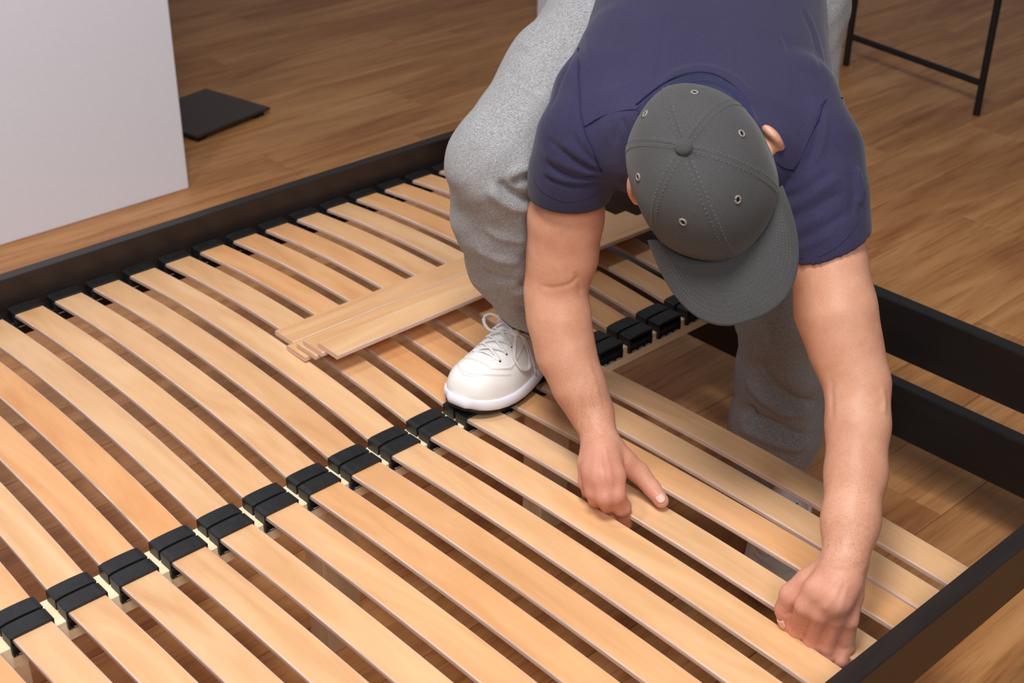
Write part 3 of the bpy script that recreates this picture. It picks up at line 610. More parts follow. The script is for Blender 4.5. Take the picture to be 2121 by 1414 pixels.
def seg_dist(p, pts):
    """distance to a polyline, and how far along it (0..1)"""
    pts = np.asarray(pts, float); L = np.linalg.norm(np.diff(pts, axis=0), axis=1); T = L.sum(); best = np.full(len(p), 9.0); par = np.zeros(len(p)); run = 0.0
    for a, b, l in zip(pts[:-1], pts[1:], L):
        ba = b-a; h = np.clip(((p-a) @ ba)/max(l*l, 1e-12), 0, 1); q = p-a-h[:, None]*ba; d = np.sqrt((q*q).sum(1))
        m = d < best; best[m] = d[m]; par[m] = (run + h[m]*l)/T; run += l
    return best, par
def sculpt(me, strokes):
    """press creases (negative) and raise folds (positive) along 3-D polylines; (points, width, height)"""
    nv = len(me.vertices); co = np.empty(nv*3, np.float32); me.vertices.foreach_get('co', co); co = co.reshape(-1, 3).astype(float)
    nn = np.empty(nv*3, np.float32); me.vertices.foreach_get('normal', nn); nn = nn.reshape(-1, 3).astype(float)
    mv = np.zeros(nv)
    for pts, wd, ht in strokes:
        pts = np.asarray(pts, float)
        m = np.nonzero(((co > pts.min(0)-3*wd) & (co < pts.max(0)+3*wd)).all(1))[0]
        if len(m) == 0: continue
        d, t = seg_dist(co[m], pts)
        mv[m] += ht*np.exp(-(d/wd)**2)*np.clip(np.sin(np.pi*np.clip(t, 0.0, 1.0))*2.2, 0.12, 1.0)
    co += nn*mv[:, None]
    me.vertices.foreach_set('co', co.astype(np.float32).ravel()); me.update()

ZV = np.array([0, 0, Z0])
def up3(pts): return [np.r_[np.array(p[:3])+ZV, p[3:]] for p in pts]
B_ = {k: up3(v) for k, v in BODY.items()}
Hc = H_Hc + ZV
def Hp(s, f, u): return Hc + s*H_S + f*H_F + u*H_U

# -- skin: arms, hands, neck and head in one surface
HANDS = {}
def hand_d(p, k):
    d = chain_d(p, B_[k+'_palm'], 0.01, scale=0.86)
    for q in 'IMRP': d = smin(d, chain_d(p, B_[k+'_mc'+q], 0.006, scale=0.98), 0.012)
    th = chain_d(p, B_[k+'_th'], 0.006)
    d = smin(d, th, 0.012)
    for q in 'IMRP':
        c = B_[k+'_f'+q]
        # knuckle swellings
        x = chain_d(p, c, 0.004, scale=0.93)
        for j in c[1:2]: x = smin(x, np.sqrt(((p-j[:3])**2).sum(1)) - j[3]*1.02, 0.004)
        d = smin(d, x, 0.0030)
    for q in 'IMRP':
        j = B_[k+'_mc'+q][-1]
        d = smin(d, np.sqrt(((p-j[:3]-0.0025*np.array([-0.1, -0.15, 1.0]))**2).sum(1)) - j[3]*0.92, 0.006)
    return d
AX_H = (H_S, H_F, H_U)
def head_d(p):
    d = ell_d(p, Hp(0, -0.006, 0.0), AX_H, (0.074, 0.094, 0.094))
    d = smin(d, ell_d(p, Hp(0, 0.030, -0.075), AX_H, (0.060, 0.060, 0.085)), 0.03)
    d = smin(d, ell_d(p, Hp(0, 0.062, -0.145), AX_H, (0.030, 0.024, 0.024)), 0.03)       # chin
    d = smin(d, cone_d(p, Hp(0, 0.090, -0.050), Hp(0, 0.110, -0.085), 0.008, 0.013), 0.012)  # nose
    d = smin(d, ell_d(p, Hp(0, 0.086, -0.118), AX_H, (0.024, 0.010, 0.008)), 0.008)       # lips
    for s in (-1, 1):
        d = smin(d, ell_d(p, Hp(s*0.040, 0.070, -0.080), AX_H, (0.022, 0.018, 0.018)), 0.02)  # cheek
        d = -smin(-d, np.sqrt(((p-Hp(s*0.031, 0.103, -0.048))**2).sum(1)) - 0.014, 0.012)     # eye socket
        d = smin(d, np.sqrt(((p-Hp(s*0.031, 0.082, -0.050))**2).sum(1)) - 0.0125, 0.004)      # eyelid
        es, ef = (0.082, -0.028) if s > 0 else (0.0885, -0.020)
        ea = s*H_S*0.93 + H_F*-0.36
        e = ell_d(p, Hp(s*es, ef, -0.036), (ea, np.cross(H_U, ea), H_U), (0.0080, 0.018, 0.030))    # ear
        e = -smin(-e, np.sqrt(((p-Hp(s*(es+0.011), ef+0.004, -0.036))**2).sum(1)) - 0.0085, 0.006)
        e = smin(e, cone_d(p, Hp(s*0.070, ef+0.008, -0.036), Hp(s*es, ef+0.004, -0.038), 0.018, 0.010), 0.008)
        d = smin(d, e, 0.006)
    return d
NECK = [np.r_[Hp(0, -0.030, -0.055), 0.056], np.r_[Hp(0, -0.060, -0.085), 0.058], np.r_[np.array([0.815, -0.285, 0.485])+ZV, 0.066]]
def skin_d(p):
    d = np.full(len(p), 1.0)
    for key, pts, fn in (('a', B_['armR'], None), ('b', B_['armL'], None)):
        a = np.asarray(pts)
        m = ((p > a[:, :3].min(0)-0.10) & (p < a[:, :3].max(0)+0.10)).all(1)
        if m.any(): d[m] = smin(d[m], chain_d(p[m], pts, 0.03), 0.02)
    for k in ('hR', 'hL'):
        a = np.array([j[:3] for q in BODY if q.startswith(k) for j in B_[q]])
        m = ((p > a.min(0)-0.07) & (p < a.max(0)+0.07)).all(1)
        if m.any(): d[m] = smin(d[m], hand_d(p[m], k), 0.012)
    m = (((p-Hc)**2).sum(1) < 0.30**2)
    if m.any():
        q = p[m]; x = smin(head_d(q), chain_d(q, NECK, 0.02), 0.03); d[m] = smin(d[m], x, 0.02)
    # collar bones and upper back hidden by the shirt, so arms and neck are one body
    core = [np.r_[B_['armR'][0][:3]+np.array([0.012, 0.012, -0.008]), 0.030], np.r_[np.array([0.830, -0.255, 0.470])+ZV, 0.060], np.r_[B_['armL'][0][:3]+np.array([0.012, 0.012, -0.008]), 0.030]]
    spine = [np.r_[np.array([0.815, -0.270, 0.475])+ZV, 0.075], np.r_[np.array([1.0, -0.13, 0.51])+ZV, 0.075]]
    d = smin(d, smin(chain_d(p, core, 0.03), chain_d(p, spine, 0.03), 0.03), 0.03)
    return d

def skin_mat():
    m = NT('skin', 0.48, 0.35)
    v = m.coords((1, 1, 1)); f = m.noise(v, 22, 4, 0.6); g = m.noise(v, 420, 3, 0.6)
    c = m.ramp(f, [(0.3, lin((200, 143, 117))), (0.5, lin((210, 155, 128))), (0.7, lin((217, 165, 139)))])
    # ruddier towards the hands
    at = m.n('ShaderNodeAttribute', attribute_name='ruddy')
    c = m.mix(at.outputs['Fac'], c, lin((212, 140, 122)))
    c = m.mix(0.12, c, m.ramp(g, [(0.3, lin((170, 100, 80))), (0.6, (1, 1, 1, 1))]), 'MULTIPLY')
    hv = m.coords((520, 520, 46)); hf = m.noise(hv, 1.0, 3, 0.6, 0.8)
    ha = m.n('ShaderNodeAttribute', attribute_name='hairy')
    hk = m.n('ShaderNodeMath', operation='MULTIPLY'); m.l(m.ramp(hf, [(0.50, (0, 0, 0, 1)), (0.66, (1, 1, 1, 1))]), hk.inputs[0]); m.l(ha.outputs['Fac'], hk.inputs[1])
    c = m.mix(hk.outputs[0], c, lin((150, 100, 78)))
    m.color(c); m.bump(g, 0.12, 0.0006)
    m.b.inputs['Subsurface Weight'].default_value = 0.12
    m.b.inputs['Subsurface Radius'].default_value = (0.012, 0.005, 0.003)
    m.b.inputs['Subsurface Scale'].default_value = 0.5
    return m.m
MAT['skin'] = skin_mat()

skin_me = sdf_mesh('person', skin_d, (0.56, -0.74, 0.25), (1.10, -0.03, 0.95), 0.0024)
relax(skin_me, 2, 0.5)
sculpt(skin_me, FOLDS['skin'])
person = link('person', skin_me, None, (MAT['skin'],))
tag(person, 'person in navy T-shirt and dark cap bending down with both hands on a slat', 'person')
co = np.empty(len(skin_me.vertices)*3, np.float32); skin_me.vertices.foreach_get('co', co); co = co.reshape(-1, 3)
ru = np.zeros(len(co))
for c_, r_ in (((0.675, -0.295, 0.045), 0.075), ((0.70, -0.33, 0.03), 0.05), ((0.685, -0.645, 0.045), 0.07), ((0.675, -0.59, 0.03), 0.05)):
    d_ = np.linalg.norm(co - (np.array(c_)+ZV), axis=1); ru = np.maximum(ru, np.clip(1.3-d_/r_, 0, 1))
at = skin_me.attributes.new('ruddy', 'FLOAT', 'POINT'); at.data.foreach_set('value', (ru*0.62).astype(np.float32))

hr = np.zeros(len(co))
for a_, b_ in ((B_['armR'][6][:3], B_['armR'][9][:3]), (B_['armL'][6][:3], B_['armL'][9][:3])):
    d_, t_ = seg_dist(co.astype(float), [a_, b_]); hr = np.maximum(hr, np.clip(1.5 - d_/0.036, 0, 1)*(0.25+0.75*t_))
at = skin_me.attributes.new('hairy', 'FLOAT', 'POINT'); at.data.foreach_set('value', (hr*0.6).astype(np.float32))

# -- clothing
def fabric(name, dark, light, heather=False, rough=0.92):
    m = NT(name, rough, 0.12)
    m.b.inputs['Sheen Weight'].default_value = 0.12; m.b.inputs['Sheen Roughness'].default_value = 0.5
    if heather:
        v = m.coords((0.75, 0.75, 2.4)); f = m.noise(v, 520, 5, 0.72, 0.9); g = m.noise(m.coords((1, 1, 1)), 900, 2, 0.5)
        big = m.noise(m.coords((1, 1, 1)), 14, 3, 0.5)
        c = m.ramp(f, [(0.34, dark), (0.5, tuple((a+b)/2 for a, b in zip(dark, light))), (0.64, light)])
    else:
        f = m.noise(m.coords((1, 1, 1)), 700, 3, 0.6); g = f
        h = m.noise(m.coords((1, 1, 1)), 9, 3, 0.55)
        c = m.ramp(f, [(0.3, dark), (0.7, light)])
        c = m.mix(0.25, c, m.ramp(h, [(0.3, tuple(x*0.82 for x in dark[:3])+(1,)), (0.7, light)]))
    m.color(c); m.bump(g, 0.22, 0.0006); return m.m
MAT['shirt'] = fabric('navy_jersey', lin((44, 41, 66)), lin((58, 54, 82)))
MAT['pants'] = fabric('grey_heather_fleece', lin((104, 103, 106)), lin((176, 175, 177)), True)
MAT['cap'] = fabric('charcoal_waxed_cotton', lin((64, 63, 64)), lin((80, 79, 80)))

TA = np.array([0.760, 0.626, 0.172]); TA /= np.linalg.norm(TA)
TL = np.array([0.61, -0.787, -0.087]); TL -= TA*(TL@TA); TL /= np.linalg.norm(TL)
TN = np.cross(TL, TA); TN *= np.sign(TN[2])
TC = np.array([0.832, -0.277, 0.464]) + ZV
def torso_d(p, secs):
    q = p - TC; a = q@TA; l = q@TL; n = q@TN
    ss = np.array(secs, float)           # along, centre along N, centre along L, half width, half depth
    cn = np.interp(a, ss[:, 0], ss[:, 1]); cl = np.interp(a, ss[:, 0], ss[:, 2]); w = np.interp(a, ss[:, 0], ss[:, 3]); t = np.interp(a, ss[:, 0], ss[:, 4])
    x = (l-cl)/w; y = (n-cn)/t
    k = (np.abs(x)**2.4 + np.abs(y)**2.4)**(1/2.4)
    d = (k-1.0)*np.minimum(w, t)*0.9
    lo, hi = ss[0, 0], ss[-1, 0]
    return np.maximum(d, np.maximum(lo-a, a-hi)*0.9)
TORSO = [(-0.075, 0.020, 0.0, 0.075, 0.045), (-0.045, 0.020, 0.0, 0.120, 0.070), (0.0, 0.012, 0.0, 0.150, 0.088), (0.07, 0.008, 0.0, 0.163, 0.100), (0.14, 0.010, 0.0, 0.166, 0.104),
         (0.26, 0.014, 0.0, 0.163, 0.104), (0.36, 0.012, 0.0, 0.165, 0.108), (0.44, 0.0, 0.0, 0.168, 0.112)]
def plane_of(pts, inside):
    a, b, c = [np.array(q)+ZV for q in pts]; n = np.cross(b-a, c-a); n /= np.linalg.norm(n)
    if (np.array(inside)-a)@n > 0: n = -n
    return a, n
HEMR = plane_of(BODY['hemR'], B_['slR'][1][:3]); HEML = plane_of(BODY['hemL'], B_['slL'][1][:3])
COL_C = Hp(0, -0.050, -0.082)
COL_AX = np.array(NECK[2][:3]) - np.array(NECK[0][:3]); COL_AX /= np.linalg.norm(COL_AX)
def shirt_solid(p, grow=0.0):
    d = torso_d(p, TORSO) - grow
    for k, hem in (('slR', HEMR), ('slL', HEML)):
        x = chain_d(p, B_[k], 0.03, grow)
        x = np.maximum(x, (p-hem[0])@hem[1])
        d = smin(d, x, 0.022)
    nk = [np.r_[NECK[1][:3], 0.064], NECK[2]]
    x = chain_d(p, nk, 0.02, grow)
    d = smin(d, x, 0.035)
    return d
def shirt_d(p):
    d = shirt_solid(p)
    # hollow at the sleeves and the neck
    for k, hem in (('slR', HEMR), ('slL', HEML)):
        x = chain_d(p, B_[k], 0.03, -0.0060)
        s = (p-hem[0])@hem[1]
        x = np.maximum(x, -0.030 - s)
        d = np.maximum(d, -x)
    nk = chain_d(p, [np.r_[NECK[0][:3], 0.066], np.r_[NECK[1][:3], 0.0615], np.r_[NECK[1][:3]*0.72+NECK[2][:3]*0.28, 0.058]], 0.01)
    d = np.maximum(d, -nk)
    return d
shirt_me = sdf_mesh('t_shirt', shirt_d, (0.60, -0.60, 0.52), (1.27, 0.20, 1.02), 0.0030)
relax(shirt_me, 3, 0.5)
sculpt(shirt_me, FOLDS['shirt'])
t_shirt = link('t_shirt', shirt_me, person, (MAT['shirt'],))

def pants_d(p):
    d = chain_d(p, B_['legR'], 0.05)
    d = smin(d, chain_d(p, B_['legL'], 0.05), 0.04)
    hip = [np.r_[B_['legR'][0][:3], 0.105], np.r_[B_['legL'][0][:3], 0.088]]
    d = smin(d, chain_d(p, hip, 0.03), 0.06)
    a = TC + TA*0.34 + TN*0.004
    d = smin(d, ell_d(p, a+TA*0.05, (TL, TN, TA), (0.146, 0.100, 0.12)), 0.05)
    # broad soft rumpling of the fleece
    d = d + 0.0022*np.sin(p[:, 0]*38+p[:, 2]*21)*np.sin(p[:, 1]*33-p[:, 2]*47+1.0) + 0.0011*np.sin(p[:, 0]*83-p[:, 2]*60)*np.sin(p[:, 1]*71+p[:, 2]*88)
    # cuffs end squarely
    for k in ('legR', 'legL'):
        c = B_[k]; e = c[-1][:3]; dr = e - c[-2][:3]; dr = dr/np.linalg.norm(dr)
        near = np.sqrt(((p-e)**2).sum(1)) < 0.13
        cut = (p-e)@dr - 0.012
        d = np.where(near, np.maximum(d, cut), d)
        bore = np.maximum(chain_d(p, c[-3:], 0.02, -0.006), -0.035 - ((p-e)@dr - 0.012))
        d = np.where(near, np.maximum(d, -bore), d)
    return d
pants_me = sdf_mesh('trousers', pants_d, (0.62, -0.40, 0.03), (1.42, 0.30, 1.02), 0.0040)
relax(pants_me, 3, 0.5)
sculpt(pants_me, FOLDS['pants'])
trousers = link('trousers', pants_me, person, (MAT['pants'],))

# -- cap: six panels with raised seams, button, eyelets and a curved peak
CA, CB, CH = 0.0825, 0.105, 0.106
def cap_pt(phi, th, lift=0.0, seam=True):
    """phi from the front, th 0 at the band .. 1 at the button, negative below the band"""
    if th >= 0:
        t = th*math.pi/2
        rad = math.cos(t)**0.86 if th < 1 else 0.0; u = CH*math.sin(t)**0.96
    else:
        rad = 1.0 - 0.02*th/(-0.03)*0.0; u = th
    k = (phi/(math.pi/3)) % 1.0
    dseam = min(k, 1-k)                       # 0 on a seam, 0.5 mid-panel
    panel = 1.0 - 0.014*math.sin(math.pi*k)*min(1.0, rad*1.5)*0.0 - 0.018*math.sin(math.pi*k)**2*(1 if th >= 0 else 1)*min(1, rad)
    ridge = 0.0
    if seam:
        w = dseam*(math.pi/3)*max(rad, 0.02)*0.095
        ridge = 0.0011*math.exp(-(w/0.0042)**2) - 0.0010*math.exp(-(w/0.0011)**2)
    wob = 0.0013*math.sin(3.1*phi+2.0*th)*math.sin(5*th+phi) * (1 if th > 0 else 0)
    front = 0.004*max(0, math.cos(phi))**2*math.sin(math.pi*min(max(th, 0), 1))
    R = rad*panel
    s = CA*R*math.sin(phi); f = CB*R*math.cos(phi)
    p = Hp(0, 0, u) + s*H_S + f*H_F
    nrm = (s/CA**2)*H_S + (f/CB**2)*H_F + (max(u, 0)/CH**2)*H_U
    nrm = nrm/max(np.linalg.norm(nrm), 1e-9)
    return p + nrm*(ridge + wob + front + lift)
def grid_mesh(name, fn, nu, nv, closed_u=False, smooth=True):
    vs_, fs = [], []
    for j in range(nv+1):
        for i in range(nu if closed_u else nu+1): vs_.append(tuple(fn(i/nu, j/nv)))
    W = nu if closed_u else nu+1
    for j in range(nv):
        for i in range(nu):
            i2 = (i+1) % W if closed_u else i+1
            fs.append((j*W+i, j*W+i2, (j+1)*W+i2, (j+1)*W+i))
    me = bpy.data.meshes.new(name); me.from_pydata(vs_, [], fs)
    bm = bmesh.new(); bm.from_mesh(me); bmesh.ops.remove_doubles(bm, verts=bm.verts[:], dist=1e-5); bmesh.ops.recalc_face_normals(bm, faces=bm.faces[:]); bm.to_mesh(me); bm.free()
    if smooth:
        for p in me.polygons: p.use_smooth = True
    return me
def cap_fn(u, v):
    phi = u*2*math.pi
    low = -0.026 + 0.018*max(0, math.cos(phi))
    th = (low*(1-v/0.16)) if v < 0.16 else (v-0.16)/0.84
    return cap_pt(phi, th)
cap_me = grid_mesh('cap', cap_fn, 288, 64, True)
cap = link('cap', cap_me, person, (MAT['cap'],))
sm = cap.modifiers.new('cloth_thickness', 'SOLIDIFY'); sm.thickness = 0.0018; sm.offset = -1
def brim_pt(w, v, lift=0.0):
    ph = w*math.radians(59)
    s0, f0, u0 = CA*math.sin(ph)*0.985, CB*math.cos(ph)*0.985, -0.004-0.006*math.sin(ph)**2
    ps = w*math.pi/2; e = 2/2.5
    s1 = 0.0820*math.copysign(abs(math.sin(ps))**e, ps); f1 = 0.040 + 0.137*abs(math.cos(ps))**e
    u1 = -0.006 - 0.013*(s1/0.09)**2
    s = s0+(s1-s0)*v + 0.0045*v; f = f0+(f1-f0)*v; u = u0+(u1-u0)*v - 0.010*v*v + lift
    return Hp(s, f, u)
brim_me = grid_mesh('peak', lambda u, v: brim_pt(2*u-1, v), 96, 22)
brim = link('peak', brim_me, cap, (MAT['cap'],))
sm = brim.modifiers.new('board', 'SOLIDIFY'); sm.thickness = 0.0036; sm.offset = 0
def tube_mesh(name, lines, r, n=6, flat=1.0, nrm=None):
    """round cords along polylines, joined (one part)"""
    vs_, fs = [], []
    for pts in lines:
        pts = [Vector(p) for p in pts]; base = len(vs_); m = len(pts)
        ref = Vector((0.3, 0.2, 0.93)) if nrm is None else Vector(nrm)
        for i, p in enumerate(pts):
            t = (pts[min(i+1, m-1)] - pts[max(i-1, 0)]); t = t.normalized() if t.length > 1e-9 else Vector((1, 0, 0))
            a = t.cross(ref); a = a.normalized() if a.length > 1e-6 else t.orthogonal().normalized()
            b = a.cross(t).normalized()
            for k in range(n):
                an = 2*math.pi*k/n; vs_.append(tuple(p + a*(r*math.cos(an)) + b*(r*flat*math.sin(an))))
        for i in range(m-1):
            for k in range(n):
                k2 = (k+1) % n; fs.append((base+i*n+k, base+i*n+k2, base+(i+1)*n+k2, base+(i+1)*n+k))
        fs.append(tuple(base+k for k in range(n))[::-1]); fs.append(tuple(base+(m-1)*n+k for k in range(n)))
    me = bpy.data.meshes.new(name); me.from_pydata(vs_, [], fs)
    bm = bmesh.new(); bm.from_mesh(me); bmesh.ops.recalc_face_normals(bm, faces=bm.faces[:]); bm.to_mesh(me); bm.free()
    for p in me.polygons: p.use_smooth = True
    return me
def smooth_line(pts, n=12):
    """Catmull-Rom through points"""
    P_ = [np.array(p, float) for p in pts]; P_ = [2*P_[0]-P_[1]] + P_ + [2*P_[-1]-P_[-2]]; out = []
    for i in range(1, len(P_)-2):
        a, b, c, d = P_[i-1:i+3]
        for k in range(n):
            t = k/n; out.append(0.5*((2*b)+(c-a)*t+(2*a-5*b+4*c-d)*t*t+(-a+3*b-3*c+d)*t**3))
    out.append(P_[-2]); return out
MAT['thread'] = plain('pale_grey_thread', (112, 110, 110), 0.8, 0.2)
dash = []
for q in range(6):
    for sd in (-1, 1):
        for k in range(26):
            t0 = 0.05 + k*0.034; t1 = t0+0.020
            if t1 > 0.93: continue
            pts = []
            for t in (t0, t1):
                rad = max(math.cos(t*math.pi/2)**0.86, 0.05)*0.097
                pts.append(cap_pt(q*math.pi/3 + sd*0.0040/rad, t, 0.00035))
            dash.append(pts)
seam_me = tube_mesh('panel_stitching', dash, 0.00034, 4); o = link('panel_stitching', seam_me, cap, (MAT['thread'],))
dash = []
for row in range(5):
    off = 0.0115 + row*0.0058
    pts = []
    for i in range(161):
        w = -0.93 + 1.86*i/160
        ln = float(np.linalg.norm(brim_pt(w, 1)-brim_pt(w, 0)))
        v = 1 - off/max(ln, 1e-4)
        pts.append(brim_pt(w, v, 0.0021) if v > 0.02 else None)
    for i in range(0, 160, 2):
        if pts[i] is not None and pts[i+1] is not None: dash.append([pts[i], pts[i]*0.35+pts[i+1]*0.65])
link('peak_stitching', tube_mesh('peak_stitching', dash, 0.00040, 4), cap, (MAT['thread'],))
bb = bmesh.new(); bmesh.ops.create_uvsphere(bb, u_segments=24, v_segments=14, radius=1.0)
bp_ = cap_pt(0, 1.0)
Mb = Matrix((tuple(H_S)+(0,), tuple(H_F)+(0,), tuple(H_U)+(0,), (0, 0, 0, 1))).transposed()
for v in bb.verts: v.co = (Mb @ Vector((v.co.x*0.0098, v.co.y*0.0098, v.co.z*0.0062))) + Vector(bp_+H_U*0.0035)
link('button', mesh_of(bb, 'button', True), cap, (MAT['cap'],))
MAT['eyelet'] = plain('sewn_eyelet_thread', (136, 126, 120), 0.7, 0.3)
for q in range(6):
    ph = (q+0.5)*math.pi/3; th = 0.50 if q in (0, 5) else (0.50 if q in (1, 4) else 0.52)
    c_ = cap_pt(ph, th, 0.0004); e1 = cap_pt(ph+0.02, th) - cap_pt(ph-0.02, th); e1 /= np.linalg.norm(e1); e2 = cap_pt(ph, th+0.01) - cap_pt(ph, th-0.01); e2 /= np.linalg.norm(e2)
    ring = [c_ + 0.0036*(math.cos(a)*e1 + math.sin(a)*e2) for a in np.linspace(0, 2*math.pi, 21)]
    ey = link('eyelet', tube_mesh('eyelet', [ring], 0.0013, 6), cap, (MAT['eyelet'],))
    nn_ = np.cross(e1, e2); nn_ *= np.sign(nn_@H_U)
    hole = bmesh.new(); bmesh.ops.create_circle(hole, cap_ends=True, segments=14, radius=0.0026)
    Mh = Matrix((tuple(e1)+(0,), tuple(e2)+(0,), tuple(nn_)+(0,), (0, 0, 0, 1))).transposed()
    for v in hole.verts: v.co = Mh @ v.co + Vector(c_ + nn_*0.0003)
    # near-black disc paints the shade of the opening, within the eyelet's mesh
    hm = mesh_of(hole, 'hole'); b2 = bmesh.new(); b2.from_mesh(ey.data); n0 = len(b2.faces); b2.from_mesh(hm); ey.data.materials.append(MAT['hole_shade'])
    b2.faces.ensure_lookup_table()
    for f_ in b2.faces[n0:]: f_.material_index = 1
    b2.to_mesh(ey.data); b2.free(); bpy.data.meshes.remove(hm)

# -- white sneakers
MAT['leather'] = plain('white_leather', (238, 236, 233), 0.42, 0.45, 120, 0.10, 0.012)
MAT['midsole'] = plain('white_foam_sole', (232, 230, 240), 0.55, 0.35)
MAT['outsole'] = plain('black_rubber_outsole', (24, 23, 25), 0.6, 0.3)
MAT['lace'] = plain('white_lace', (236, 233, 234), 0.8, 0.2, 900, 0.2, 0.03)
MAT['stitch'] = plain('beige_stitching', (205, 196, 178), 0.8, 0.2)
SL = 0.285
HT = [(0, .002), (.012, .014), (.03, .026), (.08, .041), (.15, .049), (.25, .057), (.35, .068), (.45, .081), (.55, .093), (.62, .099), (.70, .096), (.80, .086), (.92, .082), (1, .076)]
WD = [(0, .006), (.012, .019), (.03, .028), (.07, .0375), (.13, .0445), (.22, .0490), (.32, .0490), (.45, .0455), (.60, .0415), (.75, .0385), (.88, .0370), (.95, .031), (.985, .020), (1, .010)]
def cub(tab, s):
    xs = [a for a, b in tab]; ys = [b for a, b in tab]
    i = min(max(np.searchsorted(xs, s)-1, 0), len(xs)-2); t = (s-xs[i])/(xs[i+1]-xs[i])
    m = lambda j: 0.0 if j <= 0 or j >= len(xs)-1 else (ys[j+1]-ys[j-1])/(xs[j+1]-xs[j-1])
    h = xs[i+1]-xs[i]
    if i == 0: m0 = (ys[1]-ys[0])/h*1.4
    else: m0 = m(i)
    m1 = m(i+1) if i+1 < len(xs)-1 else (ys[-1]-ys[-2])/h
    return (2*t**3-3*t*t+1)*ys[i] + (t**3-2*t*t+t)*h*m0 + (-2*t**3+3*t*t)*ys[i+1] + (t**3-t*t)*h*m1
def spring(s): return 0.010*max(0, 1-s/0.28)**2 + 0.004*math.exp(-((s-0.62)/0.12)**2)
def midc(s): return 0.006*math.sin(math.pi*min(1, s*1.1))        # the last curves inwards a little
def shoe_pt(s, th, lift=0.0):
    w = cub(WD, s); h = cub(HT, s); zb = 0.018 + spring(s) + 0.006*s
    cx = math.cos(th); sy = math.sin(th)
    b = w*math.copysign(abs(cx)**0.80, cx) * (1 - 0.18*max(0, s-0.3)*sy)
    nar = 1.0 - 0.52*sy**1.5*min(1, max(0, (s-0.12)/0.4))
    b *= nar
    z = zb + h*max(sy, 0)**0.86
    p = np.array([s*SL, b + midc(s), z])
    if lift:
        e = 1e-3; a1 = shoe_pt(min(s+e, 1), th)-shoe_pt(max(s-e, 0), th); a2 = shoe_pt(s, th+e)-shoe_pt(s, th-e)
        n = np.cross(a1, a2); n = n/max(np.linalg.norm(n), 1e-12)
        c = np.array([s*SL, midc(s), zb+0.4*h]); n *= (1 if n@(p-c) >= 0 else -1)
        p = p + n*lift
    return p
def sole_pt(s, th, off, z):
    w = cub(WD, s) + off
    return np.array([s*SL - off*math.cos(math.pi*s)*1.2*(1 if s < 0.04 or s > 0.96 else 0), w*math.cos(th)+midc(s), z])
def ring_outline(off):
    ss = [0, .004, .012, .03, .05, .08, .12, .17, .23, .30, .38, .46, .55, .64, .73, .81, .88, .93, .965, .985, .996, 1.0]
    a = [(s*SL - (off*1.1 if s < 0.01 else 0) + (off*1.1 if s > 0.99 else 0), cub(WD, s)+off+midc(s), s) for s in ss]
    b = [(s*SL - (off*1.1 if s < 0.01 else 0) + (off*1.1 if s > 0.99 else 0), -cub(WD, s)-off+midc(s), s) for s in ss[::-1]]
    return a + b
def band(name, levels, Msh, parent, mat, ang=0.0):
    """a ring of walls through several (offset, height-function) levels, closed top and bottom"""
    vs_, fs = [], []; n = None
    for off, zf in levels:
        o_ = ring_outline(off); n = len(o_)
        for x, y, s in o_: vs_.append((x, y, zf(s)))
    for j in range(len(levels)-1):
        for i in range(n):
            k = (i+1) % n; fs.append((j*n+i, j*n+k, (j+1)*n+k, (j+1)*n+i))
    fs.append(tuple(range(n))[::-1]); fs.append(tuple((len(levels)-1)*n+i for i in range(n)))
    me = bpy.data.meshes.new(name); me.from_pydata(vs_, [], fs)
    bm = bmesh.new(); bm.from_mesh(me); bmesh.ops.remove_doubles(bm, verts=bm.verts[:], dist=1e-5); bmesh.ops.recalc_face_normals(bm, faces=bm.faces[:]); bm.to_mesh(me); bm.free()
    for p in me.polygons: p.use_smooth = len(p.vertices) <= 4
    flex(me, ang); me.transform(Msh); o = link(name, me, parent, (mat,))
    return o
def flex(me, ang):
    if not ang: return
    x0, R_ = 0.075, 0.055/ang
    for v in me.vertices:
        x, z = v.co.x, v.co.z
        if x > x0:
            t = min((x-x0)/R_, ang); rest = max(0.0, x-x0-R_*ang)
            cx, cz = x0, R_
            px = cx + (R_-z)*math.sin(t); pz = cz - (R_-z)*math.cos(t)
            v.co.x = px + rest*math.cos(t); v.co.z = pz + rest*math.sin(t)
